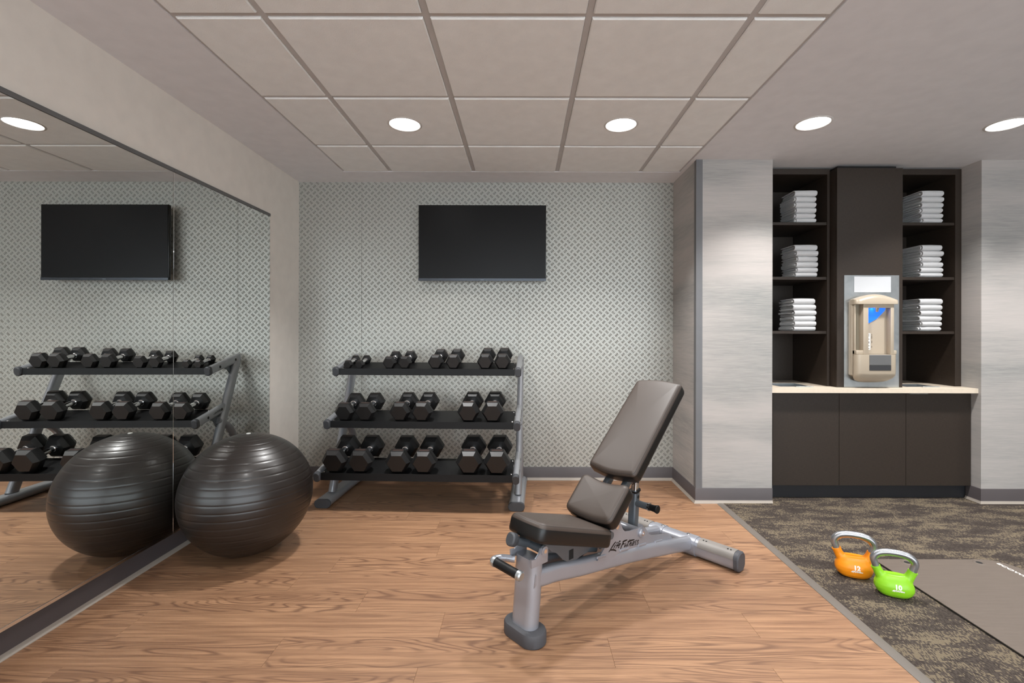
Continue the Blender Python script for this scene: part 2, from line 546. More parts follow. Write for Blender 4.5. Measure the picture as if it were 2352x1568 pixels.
# planks
PW, PL = 0.16, 1.22
rows = []
y = 1.617
while y > -0.7: y -= PW
y0 = y
plank_cache = {}
ri = 0
while y < YB + 0.05:
    y1 = min(y + PW, YB + 0.07)
    # joint offsets: the rows seen in the photograph have their butt joints at these places
    idx = round((y - 1.617) / PW)
    if idx == 0: off = -0.90
    elif idx == 2: off = 0.53
    elif idx == 1: off = -0.32
    elif idx == -1: off = 0.86
    else: off = random.uniform(-1.2, 0)
    x = off
    while x > XLB - 0.02: x -= PL
    while x < 1.312:
        a, b = max(x, XLB - 0.02), min(x + PL, 1.312)
        if b - a > 0.01:
            key = (round(b - a, 4), round(y1 - y, 4))
            if key not in plank_cache:
                bm = bm_new()
                add_box(bm, (-(b - a) / 2 + 0.0003, -(y1 - y) / 2 + 0.0003, -0.0035), ((b - a) / 2 - 0.0003, (y1 - y) / 2 - 0.0003, 0.0), 0.0004, 1)
                o = finish(bm, 'plank', M_WOOD, floor, 0)
                plank_cache[key] = o.data
            else:
                o = bpy.data.objects.new('plank', plank_cache[key]); COL.objects.link(o); o.parent = floor
            o.location = ((a + b) / 2, (y + y1) / 2, 0)
        x += PL
    y = y1
    if y1 >= YB + 0.06: break
# transition strip and carpet
o = prism('trim_1', [(1.312, -0.003), (1.354, -0.003), (1.354, 0.0035), (1.348, 0.0045), (1.322, 0.0045), (1.312, 0.001)], -2.6, YP + 0.01, FXZ, M_STRIP, None, 0)
set_props(o, kind='structure')
o = box('carpet', (1.354, -2.6, -0.004), (4.7, YN, 0.004), M_CARPET, floor)

# walls
wb = empty('wall_back', (0, YB, 0), kind='structure')
for a, b in ((XLB, -1.271), (-1.2695, -0.0385), (-0.0375, XA)):
    box('metal_panel', (a, 0, 0), (b, 0.02, CEIL + 0.05), M_PLATE, wb, 0.0006, 1)
box('backing', (-2.0, 0.021, -0.05), (XA + 0.02, 0.10, CEIL + 0.05), M_DARK, wb)
wl = box('wall_left', (-2.0, -2.6, 0.140), (XL, YB - 0.0002, CEIL + 0.05), M_WALLP); set_props(wl, kind='structure')
box('wall_foot', (-2.0, -2.6, -0.05), (XLB, YB - 0.0002, 0.141), M_WALLP, wl)
wm = box('wall_middle', (XA, YP, -0.05), (XN0, YN + 0.3, CEIL + 0.02), M_STREAK); set_props(wm, kind='structure')
wr = box('wall_right', (XN1, YP - 0.005, -0.05), (4.7, YN + 0.3, CEIL + 0.02), M_STREAK); set_props(wr, kind='structure')
wn = box('wall_niche', (XN0, YN, -0.05), (XN1, YN + 0.3, CEIL + 0.02), M_GYP); set_props(wn, kind='structure')
ws = box('wall_side', (4.7, -2.7, -0.05), (4.8, YN + 0.3, CEIL + 0.1), M_STREAK); set_props(ws, kind='structure')
bm = bm_new()          # unseen front wall; its wide opening is added to let world light in
for lo, hi in (((-2.0, -2.7, -0.05), (-1.5, -2.6, CEIL + 0.1)), ((4.4, -2.7, -0.05), (4.8, -2.6, CEIL + 0.1)), ((-1.5, -2.7, -0.05), (4.4, -2.6, 0.10)), ((-1.5, -2.7, 2.25), (4.4, -2.6, CEIL + 0.1))):
    add_box(bm, lo, hi)
wf = finish(bm, 'wall_front', M_WALLP, None, 0); set_props(wf, kind='structure')
# corner guard on the pillar edge
bm = bm_new()
add_prism(bm, [(XA - 0.003, YP - 0.003), (XA + 0.040, YP - 0.003), (XA + 0.040, YP - 0.0002), (XA - 0.0002, YP - 0.0002), (XA - 0.0002, YP + 0.036), (XA - 0.003, YP + 0.036)], 0.101, CEIL - 0.001, FXY)
o = finish(bm, 'trim_2', M_GUARD); set_props(o, kind='structure')

# cove bases: vertical band with a flared toe
def cove(name, path, inward, toe=True):
    """path: list of (x, y) along the wall foot; inward: side the band stands on (+1 left of travel)"""
    prof = [(0.0, 0.102), (0.004, 0.102), (0.006, 0.098), (0.006, 0.030), (0.008, 0.020), (0.0, 0.020)]
    toep = [(0.0, 0.0205), (0.0082, 0.0205), (0.012, 0.010), (0.017, 0.003), (0.017, 0.0), (0.0, 0.0)]
    P = [Vector((x, y, 0)) for x, y in path]
    def build(pr, mat, nm, parent):
        bm = bm_new(); rings = []
        n = len(P)
        for i, p in enumerate(P):
            def nrm(a, b):
                t = (b - a).normalized(); return Vector((-t.y, t.x, 0)) * inward
            if i == 0: q = nrm(P[0], P[1])
            elif i == n - 1: q = nrm(P[-2], P[-1])
            else:
                n1, n2 = nrm(P[i - 1], p), nrm(p, P[i + 1]); m = (n1 + n2); q = m / max(0.2, m.dot(n1))
            rings.append([bm.verts.new(p + q * d + Vector((0, 0, z))) for d, z in pr])
        for a, b in zip(rings[:-1], rings[1:]):
            for i in range(len(pr)):
                j = (i + 1) % len(pr); bm.faces.new((a[i], a[j], b[j], b[i]))
        bm.faces.new(rings[0][::-1]); bm.faces.new(rings[-1])
        return finish(bm, nm, mat, parent, 30)
    b = build(prof, M_BASE, name, None); set_props(b, kind='structure')
    if toe: build(toep, M_TOE, 'toe_strip', b)
    return b
cove('baseboard_left', [(XLB, -2.6), (XLB, YB)], -1)
cove('baseboard_back', [(XLB + 0.02, YB), (XA, YB)], -1)
cove('baseboard_middle', [(XA, YB), (XA, YP), (XN0, YP)], -1)
cove('baseboard_right', [(XN1, YP + 0.10), (XN1, YP - 0.005), (4.7, YP - 0.005)], -1)

# ceiling: gypsum border with a lay-in grid of tegular tiles
GX = [-1.324, -0.976, -0.366, 0.244, 0.854, 1.148]
GY = [3.45, 2.969, 2.362, 1.755, 1.148, 0.541, -0.066, -0.673, -1.28, -1.887, -2.494]
ce = box('ceiling', (-2.0, -2.7, CEIL + 0.05), (4.8, YN + 0.3, CEIL + 0.12), M_GYP); set_props(ce, kind='structure')
box('gypsum_border', (-2.0, -2.7, CEIL), (GX[0], YB + 0.09, CEIL + 0.05), M_GYP, ce)
box('gypsum_border', (GX[0], GY[0], CEIL), (GX[-1], YB + 0.09, CEIL + 0.05), M_GYP, ce)
box('gypsum_border', (GX[-1], -2.7, CEIL), (4.8, YN + 0.3, CEIL + 0.05), M_GYP, ce)
box('gypsum_border', (GX[0], -2.7, CEIL), (GX[-1], GY[-1], CEIL + 0.05), M_GYP, ce)
TZ = CEIL + 0.007
for i, gx in enumerate(GX):
    w = 0.012
    a, b = gx - w, gx + w
    if i == 0: a, b = gx, gx + 0.02
    if i == len(GX) - 1: a, b = gx - 0.022, gx
    box('ceiling_tee', (a, GY[-1], TZ), (b, GY[0], TZ + 0.02), M_TEE, ce)
for j, gy in enumerate(GY):
    a, b = gy - 0.012, gy + 0.012
    if j == 0: a, b = gy - 0.018, gy
    if j == len(GY) - 1: a, b = gy, gy + 0.018
    for i in range(len(GX) - 1):
        box('ceiling_tee', (GX[i] + 0.012, a, TZ + 0.0008), (GX[i + 1] - 0.012, b, TZ + 0.018), M_TEE, ce)
tile_cache = {}
for j in range(len(GY) - 1):
    for i in range(len(GX) - 1):
        w = GX[i + 1] - GX[i] - 0.027; d = GY[j] - GY[j + 1] - 0.027
        key = (round(w, 3), round(d, 3))
        if key not in tile_cache:
            bm = bm_new()
            hw, hd, t = w / 2, d / 2, 0.004
            lo = [bm.verts.new((x * (hw - t), y_ * (hd - t), -0.001)) for x, y_ in ((-1, -1), (1, -1), (1, 1), (-1, 1))]
            mi = [bm.verts.new((x * hw, y_ * hd, 0.004)) for x, y_ in ((-1, -1), (1, -1), (1, 1), (-1, 1))]
            hi = [bm.verts.new((x * hw, y_ * hd, 0.03)) for x, y_ in ((-1, -1), (1, -1), (1, 1), (-1, 1))]
            bm.faces.new(lo[::-1]); bm.faces.new(hi)
            for A, B in ((lo, mi), (mi, hi)):
                for q in range(4): bm.faces.new((A[q], A[(q + 1) % 4], B[(q + 1) % 4], B[q]))
            o = finish(bm, 'ceiling_tile', M_TILE, ce, 0)
            tile_cache[key] = o.data
        else:
            o = bpy.data.objects.new('ceiling_tile', tile_cache[key]); COL.objects.link(o); o.parent = ce
        o.location = ((GX[i] + GX[i + 1]) / 2, (GY[j] + GY[j + 1]) / 2, CEIL)

# ------------------------------------------------------------------ DOWNLIGHTS
def downlight(x, y, label, first=[], dim=False):
    t = empty('ceiling_light', (x, y, CEIL), 0, label, 'ceiling light', 'round recessed ceiling lights')
    if not first:
        bm = bm_new()
        add_lathe(bm, [(0.083, -0.001), (0.086, -0.0045), (0.094, -0.003), (0.0965, -0.0005), (0.0965, 0.0), (0.083, 0.0)], None, 48)
        ring = finish(bm, 'trim_ring', M_TRIM, t)
        bm = bm_new()
        add_lathe(bm, [(0.0, -0.0020), (0.084, -0.0020), (0.084, 0.0)], None, 48)
        lens = finish(bm, 'lens', M_LENS, t)
        ld = bpy.data.lights.new('downlight', 'AREA')
        ld.shape = 'DISK'; ld.size = 0.16; ld.energy = LAMP_W; ld.color = (1.0, 0.99, 0.975)
        ld.spread = R(105)
        l2 = ld.copy(); l2.energy = LAMP_W2
        first += [ring.data, lens.data, ld, l2]
    else:
        for nm, d in (('trim_ring', first[0]), ('lens', first[1])):
            o = bpy.data.objects.new(nm, d); COL.objects.link(o); o.parent = t
    lo = bpy.data.objects.new('lamp', first[3] if dim else first[2]); COL.objects.link(lo); lo.parent = t
    lo.location = (0, 0, -0.006)
    return t
downlight(-0.674, 2.665, 'round ceiling light in a tile, nearest the mirrored wall')
downlight(0.551, 2.665, 'round ceiling light in a tile, above the bench side')
downlight(1.625, 2.64, 'round light in the smooth ceiling near the striped pillar')
downlight(2.72, 2.65, 'round light in the smooth ceiling cut off by the right edge')
for x in (-0.671, 0.549, 1.625, 2.72):
    for y in (0.8445, -1.0):
        downlight(x, y, 'round recessed ceiling light, %s from the mirrored wall in the %s row behind the first' % ({-0.671: 'nearest', 0.549: 'second', 1.625: 'third', 2.72: 'fourth'}[x], 'next' if y > 0 else 'farthest'), dim=True)
for y in (2.65, 0.84, -1.0):
    downlight(3.85, y, 'round recessed ceiling light at the far right of the room, in the %s row' % {2.65: 'first', 0.84: 'second', -1.0: 'third'}[y], dim=y < 2)

# ------------------------------------------------------------------ MIRRORS
panes = [(2.360, 3.257, 'frameless wall mirror pane nearest the metal wall, behind the exercise ball'),
         (1.461, 2.358, 'frameless wall mirror pane reflecting the television, nearer the viewer'),
         (0.562, 1.459, 'frameless wall mirror pane beside the viewer')]
for a, b, lab in panes:
    t = empty('wall_mirror', (XL, (a + b) / 2, 0.153), 0, lab, 'mirror', 'mirror panes on the left wall')
    h = (b - a) / 2
    box('mirror_glass', (0.0005, -h, 0), (0.0065, h, 1.802), M_MIRROR, t, 0.0008, 1)
    bm = bm_new()
    add_box(bm, (0.0003, -h, -0.012), (0.0085, h, -0.0002))
    finish(bm, 'bottom_channel', M_POL, t)
    bm = bm_new()
    add_box(bm, (0.0003, -h, 1.8022), (0.0105, h, 1.8205))
    finish(bm, 'top_channel', M_GREYPL, t)
# dark gap between channel and base
# ------------------------------------------------------------------ TELEVISION
t = empty('television', (-0.315, 3.585, 1.839), 0, 'wall-mounted flat television with a switched-off black screen', 'television')
box('housing', (-0.487, 0.004, -0.287), (0.487, 0.030, 0.288), M_TVF, t, 0.003, 2)
box('screen', (-0.483, 0.0, -0.270), (0.483, 0.0039, 0.284), M_TVS, t, 0.0005, 1)
box('bottom_bezel', (-0.487, -0.001, -0.2915), (0.487, 0.0039, -0.2705), M_TVBAR, t, 0.001, 1)
box('wall_bracket', (-0.2, 0.03, -0.12), (0.2, YB - 3.585 - 0.0005, 0.12), M_BLACK, t, 0.004, 1)
box('badge', (-0.012, -0.0018, -0.286), (0.012, -0.0011, -0.279), M_GREYP, t)

# ------------------------------------------------------------------ EXERCISE BALL
BR = 0.311
t = empty('exercise_ball', (-1.4445, 2.473, 0), 0, 'large ribbed dark brown exercise ball leaning against the mirror', 'exercise ball')
prof = []
NR = 26
for i in range(NR):
    a0 = PI * i / NR; a1 = PI * (i + 1) / NR
    for f, dr in ((0.0, -0.0005), (0.028, 0.0), (0.25, 0.0), (0.5, 0.0), (0.75, 0.0), (0.972, 0.0)):
        a = a0 + (a1 - a0) * f
        rr = BR + (dr if 0 < i else 0)
        prof.append((max(0.0, rr * math.sin(a)), BR * 0.995 - rr * 0.995 * math.cos(a)))
prof.append((0.0, BR * 1.99))
bm = bm_new(); add_lathe(bm, prof, None, 120)
for v in bm.verts:                       # seat the ball slightly on the floor
    if v.co.z < 0.004: v.co.z = 0.0005
finish(bm, 'ball_body', M_BALL, t, 60)
bm = bm_new(); add_lathe(bm, [(0.0, 0.0), (0.011, 0.0), (0.011, 0.003), (0.008, 0.005), (0.0, 0.005)], Matrix.Translation((0, 0, BR * 1.99 - 0.001)), 20)
finish(bm, 'air_plug', M_PLUG, t)

# ------------------------------------------------------------------ DUMBBELL RACK (local x along the rack, y towards the wall)
RACK_O = (-0.6825, 2.985, 0)
RACK_A = R(-2.18)
rack = empty('dumbbell_rack', RACK_O, RACK_A, 'three-tier silver dumbbell rack with black trays against the metal wall', 'rack')
TIERS = [(0.0, 0.229, 0.34), (0.14, 0.537, 0.34), (0.275, 0.880, 0.38)]   # front y, arm centre z, arm length
SL = math.tan(R(12.0))
TRAY = [(0.004, 0.2525, 0.225), (0.144, 0.560, 0.215), (0.279, 0.902, 0.185)]  # front y, lip top z, depth
up_path = [(0.235, 0.05), (0.625, 0.955)]
for sx in (-1, 1):
    X = sx * 0.6375
    # foot
    bm = bm_new()
    add_sweep(bm, [(X, 0.082, 0.030), (X, 0.64, 0.030)], rrect(0.104, 0.055, 0.0270, 8))
    foot = finish(bm, 'foot', M_SILVER, rack)
    bm = bm_new()
    add_sweep(bm, [(X, 0.070, 0.029), (X, 0.074, 0.029), (X, 0.086, 0.029)], rrect(0.108, 0.058, 0.0285, 8), scales=[0.94, 1.0, 1.0])
    finish(bm, 'end_cap', M_CAP, foot)
    bm = bm_new()
    add_sweep(bm, [(X, 0.636, 0.029), (X, 0.648, 0.029), (X, 0.652, 0.029)], rrect(0.108, 0.058, 0.0285, 8), scales=[1.0, 1.0, 0.94])
    finish(bm, 'end_cap', M_CAP, foot)
    # upright
    bm = bm_new()
    add_sweep(bm, [(X + sx * 0.004, up_path[0][0], up_path[0][1]), (X + sx * 0.004, up_path[1][0], up_path[1][1])], rrect(0.044, 0.075, 0.0215, 8), up=(0, 1, 0))
    finish(bm, 'upright', M_SILVER, rack)
    # rear brace
    bm = bm_new()
    add_sweep(bm, smooth_path([(X, 0.38, 0.52), (X, 0.53, 0.45), (X, 0.605, 0.34), (X, 0.612, 0.05)], 3), circ(0.024, 16), up=(1, 0, 0))
    finish(bm, 'rear_brace', M_SILVER, rack)
    for ti, (y0_, z0_, L) in enumerate(TIERS):
        d = Vector((0, math.cos(R(12)), math.sin(R(12))))
        p = Vector((X, y0_, z0_))
        bm = bm_new()
        add_sweep(bm, [p + d * 0.006, p + d * L], rrect(0.040, 0.062, 0.019, 8))
        arm = finish(bm, 'side_arm', M_SILVER, rack)
        bm = bm_new()
        add_sweep(bm, [p - d * 0.012, p - d * 0.006, p + d * 0.014], rrect(0.044, 0.066, 0.021, 8), scales=[0.8, 1.0, 1.0])
        finish(bm, 'end_cap', M_CAP, arm)
        for q in (0.11, L - 0.07):
            c = p + d * q
            bm = bm_new(); add_cyl(bm, c + Vector((sx * 0.0195, 0, 0)), c + Vector((sx * 0.0215, 0, 0)), 0.0095, seg=20)
            finish(bm, 'bolt_cap', M_BLACK, arm)
        if ti == 1:
            bm = logo_bm(0.095, 0.03)
            # side face of the arm; reads from outside
            ex = Vector((0, 1, 0)) * sx
            dd = d * sx
            n_ = Vector((sx, 0, 0)); u_ = n_.cross(dd)
            org = p + d * (0.17 if sx > 0 else 0.265) + n_ * 0.0203 - u_ * 0.004
            Mx = Matrix(((dd.x, u_.x, n_.x, org.x), (dd.y, u_.y, n_.y, org.y), (dd.z, u_.z, n_.z, org.z), (0, 0, 0, 1)))
            bmesh.ops.transform(bm, matrix=Mx, verts=bm.verts)
            finish(bm, 'lettering', M_PRINTK, arm, 0)
        # curved gusset under the arm where it meets the upright
        fr = lambda zq: 0.235 + (zq - 0.05) * 0.43094
        za = z0_ + math.sin(R(12)) * (L - 0.16) - 0.025
        ya = y0_ + math.cos(R(12)) * (L - 0.16)
        zb = z0_ + 0.035 - 0.10
        pts = [(ya - 0.03, za - 0.012), (ya + 0.10, za + 0.02), (fr(zb) + 0.0, zb - 0.015), (fr(zb) - 0.028, zb - 0.02), (ya + 0.045, za - 0.055), (ya + 0.02, za - 0.028)]
        if ti > 0:
            prism('gusset', pts, X - sx * 0.006 - 0.003, X - sx * 0.006 + 0.003, FYZ, M_GREYP, rack)
for ti, (yf, zl, dp) in enumerate(TRAY):
    bm = bm_new()
    w = 0.614
    zb_ = zl - 0.010
    prof = [(yf, zl), (yf, zl - 0.046), (yf + 0.012, zl - 0.046), (yf + 0.012, zl - 0.043), (yf + 0.003, zl - 0.043),
            (yf + 0.003, zb_ - 0.003), (yf + dp, zb_ - 0.003 + dp * SL), (yf + dp, zb_ - 0.03 + dp * SL), (yf + dp + 0.003, zb_ - 0.03 + dp * SL),
            (yf + dp + 0.003, zb_ + dp * SL + 0.003), (yf + 0.006, zb_ + 0.0012), (yf + 0.0035, zl)]
    add_prism(bm, prof, -w, w, FYZ)
    tray = finish(bm, 'tray', M_BLACK, rack, 30)
    for sx in (-1, 1):
        for q in (0.02, dp - 0.03):
            bm = bm_new(); add_lathe(bm, [(0.0, 0.004), (0.005, 0.0035), (0.008, 0.0)], Matrix.Translation((sx * 0.604, yf + 0.012 + q, zb_ + (q + 0.012) * SL + 0.001)), 12)
            finish(bm, 'bolt', M_CHROME, tray)

# ------------------------------------------------------------------ DUMBBELLS
def hexring(r, y, cz=0.0):
    return [Vector((r * math.cos(R(60 * i)), y, cz + r * math.sin(R(60 * i)))) for i in range(6)]
def head_bm(r, y_in, y_out, sgn):
    bm = bm_new()
    ln = abs(y_out - y_in)
    ch_ = min(0.33 * r, ln * 0.33)
    st = [(0.74 * r, 0.0), (0.76 * r, 0.002), (0.992 * r, ch_ * 0.96), (r, ch_ * 1.05), (r, ln - ch_ * 1.05), (0.992 * r, ln - ch_ * 0.96), (0.77 * r, ln - 0.002), (0.75 * r, ln)]
    rings = [[bm.verts.new(p) for p in hexring(q, y_in + sgn * d)] for q, d in st]
    for a, b in zip(rings[:-1], rings[1:]):
        for i in range(6): bm.faces.new((a[i], a[(i + 1) % 6], b[(i + 1) % 6], b[i]))
    bm.faces.new(rings[0]); bm.faces.new(rings[-1])
    return bm
def dumbbell(w, L, x, tier, label, group, yaw=0.0):
    """centre on the tray of the tier, lying front to back, following the tray's tilt"""
    yf, zl, dp = TRAY[tier]
    r = w / 2
    flat = r * math.sqrt(3) / 2
    hl = 0.058 if w > 0.12 else 0.05
    if w < 0.08: hl = 0.047
    t = bpy.data.objects.new('dumbbell', None); COL.objects.link(t); t.empty_display_size = 0.05
    # place at the base: bottom flat of the front head sits on the tray
    ny = 0.010 + L / 2
    lx = Vector((x, yf + ny * math.cos(R(12)), zl - 0.0085 + ny * math.sin(R(12)) + 0.002))
    MR = Matrix.Translation(RACK_O) @ Matrix.Rotation(RACK_A, 4, 'Z') @ Matrix.Translation(lx) @ Matrix.Rotation(R(12), 4, 'X') @ Matrix.Rotation(yaw, 4, 'Z')
    t.matrix_world = MR
    t.location = MR.to_translation(); t.rotation_euler = MR.to_euler()
    set_props(t, label, 'dumbbell', group)
    off = Matrix.Translation((0, 0, flat))
    for s in (-1, 1):
        bm = head_bm(r, s * hl, s * L / 2, s)
        bmesh.ops.transform(bm, matrix=off, verts=bm.verts)
        h = finish(bm, 'head', M_RUBHEX, t, 20)
        # moulded label plate on the top flat
        a, b = hl + (L / 2 - hl) * 0.40, hl + (L / 2 - hl) * 0.60
        lo, hi = min(s * a, s * b), max(s * a, s * b)
        bm = bm_new(); add_box(bm, (-r * 0.40, lo, 2 * flat - 0.0005), (r * 0.40, hi, 2 * flat + 0.0006), 0.0004, 1)
        finish(bm, 'label_plate', M_LABEL, h)
    bm = bm_new()
    hr = 0.0165 if w > 0.12 else (0.0145 if w > 0.08 else 0.012)
    prof = [(hr * 1.3, -hl - 0.002), (hr * 1.3, -hl + 0.009), (hr * 1.05, -hl + 0.013), (hr * 1.0, -hl * 0.5), (hr * 1.1, 0), (hr * 1.0, hl * 0.5), (hr * 1.05, hl - 0.013), (hr * 1.3, hl - 0.009), (hr * 1.3, hl + 0.002)]
    add_lathe(bm, prof, Matrix.Translation((0, 0, flat)) @ Matrix.Rotation(R(-90), 4, 'X'), 24)
    finish(bm, 'handle', M_CHROME, t)
    return t
ordn = ['leftmost', 'second from the left', 'third from the left', 'fourth from the left', 'fourth from the right', 'third from the right', 'second from the right', 'rightmost']
ord6 = ['leftmost', 'second from the left', 'third from the left', 'third from the right', 'second from the right', 'rightmost']
for i, x in enumerate([-0.536, -0.366, -0.124, 0.047, 0.337, 0.515]):
    dumbbell([.165, .165, .165, .165, .172, .172][i], 0.30 + 0.003 * i, x, 0, 'large black hex dumbbell on the bottom tray, ' + ord6[i], 'hex dumbbells on the bottom tray', random.uniform(-.02, .02))
for i, x in enumerate([-0.530, -0.387, -0.149, -0.001, 0.312, 0.472]):
    dumbbell([.134, .137, .143, .145, .150, .152][i], 0.265 + 0.003 * i, x, 1, 'medium black hex dumbbell on the middle tray, ' + ord6[i], 'hex dumbbells on the middle tray', random.uniform(-.02, .02))
for i, x in enumerate([-0.560, -0.478, -0.266, -0.158, 0.061, 0.184, 0.407, 0.528]):
    dumbbell([.064, .066, .096, .098, .110, .112, .117, .118][i], [.175, .175, .20, .20, .225, .225, .24, .24][i], x, 2, 'small black hex dumbbell on the top tray, ' + ordn[i], 'hex dumbbells on the top tray', random.uniform(-.02, .02))

# ------------------------------------------------------------------ ADJUSTABLE BENCH (local x backwards along the bench, -y towards the viewer's right)
bench = empty('weight_bench', (0.008, 1.786, 0), R(42.5), 'adjustable incline weight bench with black pads and silver frame', 'bench')
SM = M_SILVER2
# front foot
bm = bm_new()
add_sweep(bm, [(0, 0, 0.0005), (0, 0, 0.004), (0, 0, 0.040), (0, 0, 0.047), (0, 0, 0.050)], [(y, x) for x, y in rrect(0.188, 0.104, 0.0515, 10)], up=(0, 1, 0), scales=[0.97, 1.0, 1.0, 0.96, 0.86])
finish(bm, 'front_foot', M_RUBFOOT, bench)
# front post
bm = bm_new()
post = [(0.002, 0, 0.045), (0.012, 0, 0.15), (0.024, 0, 0.300)]
add_sweep(bm, post, [(y, x) for x, y in rrect(0.116, 0.066, 0.032, 8)], up=(0, 1, 0))
finish(bm, 'front_post', SM, bench)
# saddle bracket at the post head
for sy in (-1, 1):
    pts = [(-0.022, 0.285), (0.060, 0.285), (0.063, 0.320), (0.056, 0.345), (0.040, 0.352), (0.024, 0.345), (0.016, 0.326), (0.0, 0.312), (-0.024, 0.318)]
    prism('saddle_ear', pts, sy * 0.058 - 0.004, sy * 0.058 + 0.004, lambda x, y, d: Vector((x, d, y)), SM, bench, 0.0015)
    bm = bm_new()
    add_cyl(bm, (0.040, sy * 0.058, 0.334), (0.040, sy * 0.068, 0.334), 0.0165, seg=24)
    boss = finish(bm, 'pivot_boss', SM, bench)
    bm = bm_new(); add_cyl(bm, (0.040, sy * 0.066, 0.334), (0.040, sy * 0.0715, 0.334), 0.010, 0.009, seg=6)
    finish(bm, 'bolt', M_CHROME, boss)
bm = bm_new()
add_cyl(bm, (0.040, -0.054, 0.334), (0.040, 0.054, 0.334), 0.015)
add_sweep(bm, smooth_path([(0.040, 0.020, 0.336), (0.0, 0.022, 0.352), (-0.030, 0.024, 0.366)], 2), circ(0.017, 16), up=(0, 1, 0))
finish(bm, 'pivot_tube', M_GREYP, bench)
bm = bm_new()
add_sweep(bm, [(-0.026, 0.024, 0.364), (-0.034, 0.024, 0.368), (-0.052, 0.024, 0.376), (-0.057, 0.024, 0.378)], rrect(0.046, 0.050, 0.02, 6), scales=[0.8, 1, 1, 0.8])
finish(bm, 'rubber_bumper', M_CAP, bench)
# transport handle
bm = bm_new()
add_sweep(bm, smooth_path([(-0.016, 0.040, 0.283), (-0.052, 0.076, 0.290), (-0.095, 0.082, 0.292), (-0.098, 0.055, 0.291)], 3), circ(0.0125, 16))
hd = finish(bm, 'transport_handle', SM, bench)
bm = bm_new(); add_cyl(bm, (-0.0965, 0.062, 0.2915), (-0.078, -0.052, 0.2775), 0.0165, seg=24); finish(bm, 'grip', M_BLACK, hd)
bm = bm_new()
add_sweep(bm, [(-0.079, -0.048, 0.278), (-0.0768, -0.061, 0.2765), (-0.0762, -0.066, 0.276)], circ(0.0185, 24), scales=[1, 1, 0.75])
finish(bm, 'end_collar', M_STEEL, hd)
bm = bm_new(); add_sweep(bm, [(-0.0975, 0.068, 0.2922), (-0.0955, 0.058, 0.291)], circ(0.0185, 24))
finish(bm, 'end_collar', M_STEEL, hd)
# two main beams running back to the cross foot
cs = [(0.0, 0.230), (0.06, 0.222), (0.13, 0.217), (0.20, 0.204), (0.27, 0.192), (0.45, 0.170), (0.70, 0.132), (1.06, 0.064)]
for sy in (-1, 1):
    bm = bm_new()
    P = [(x, sy * (0.034 + 0.056 * min(1, max(0, (x - 0.03) / 0.95))), z) for x, z in cs]
    add_sweep(bm, smooth_path(P, 2), rrect(0.044, 0.070, 0.018, 6))
    finish(bm, 'main_beam', SM, bench)
    # side plate standing on the beam
    pts = [(0.335, 0.205), (0.387, 0.247), (0.418, 0.280), (0.427, 0.322), (0.449, 0.331), (0.468, 0.332), (0.480, 0.346), (0.488, 0.343), (0.500, 0.313), (0.513, 0.287), (0.530, 0.272), (0.574, 0.263), (0.630, 0.259), (0.665, 0.256), (0.690, 0.244), (0.707, 0.222), (0.725, 0.203), (0.745, 0.193), (0.815, 0.176), (0.88, 0.165), (0.905, 0.152), (0.930, 0.125), (0.948, 0.090), (0.70, 0.14), (0.45, 0.185)]
    yy = sy * 0.078
    pl = prism('side_plate', pts, yy - 0.003, yy + 0.003, lambda x, y, d: Vector((x, d, y)), SM, bench, 0.0)
    # weld tabs along the plate foot
    for q in (0.36, 0.52, 0.66, 0.80):
        zq = [0.216, 0.196, 0.175, 0.150][(0.36, 0.52, 0.66, 0.80).index(q)]
        bm = bm_new()
        add_box(bm, (-0.032, -0.004, -0.005), (0.032, 0.004, 0.005), 0.002, 1, 0, Matrix.Translation((q, sy * 0.082, zq)) @ Matrix.Rotation(R(8.5), 4, 'Y'))
        finish(bm, 'weld_tab', SM, pl)
    bm = bm_new(); add_lathe(bm, [(0.0, 0.0), (0.021, 0.0), (0.021, 0.006), (0.017, 0.010), (0.0, 0.010)], Matrix.Translation((0.652, sy * 0.081, 0.233)) @ Matrix.Rotation(sy * R(-90), 4, 'X'), 28)
    bs = finish(bm, 'pivot_boss', SM, pl)
    bm = bm_new(); add_lathe(bm, [(0.0, 0.010), (0.011, 0.010), (0.011, 0.0145), (0.006, 0.0145), (0.006, 0.011), (0.0, 0.011)], Matrix.Translation((0.652, sy * 0.081, 0.233)) @ Matrix.Rotation(sy * R(-90), 4, 'X'), 6)
    finish(bm, 'bolt', M_CHROME, bs)
    bm = bm_new(); add_lathe(bm, [(0.0, 0.0), (0.012, 0.0), (0.012, 0.007), (0.0, 0.008)], Matrix.Translation((0.466, sy * 0.081, 0.313)) @ Matrix.Rotation(sy * R(-90), 4, 'X'), 20)
    finish(bm, 'bolt', M_CHROME, pl)
    if sy < 0:
        bm = logo_bm(0.2228, 0.026)
        a_ = 0.1744
        ux = Vector((math.cos(-a_), 0, math.sin(-a_))); n_ = Vector((0, -1, 0)); uy = n_.cross(ux)
        og = Vector((0.4097, -0.0815, 0.2254))
        Mx = Matrix(((ux.x, uy.x, n_.x, og.x), (ux.y, uy.y, n_.y, og.y), (ux.z, uy.z, n_.z, og.z), (0, 0, 0, 1)))
        bmesh.ops.transform(bm, matrix=Mx, verts=bm.verts)
        o = finish(bm, 'lettering', M_PRINTK, pl, 0); o['label'] = 'black handwritten-style lettering'
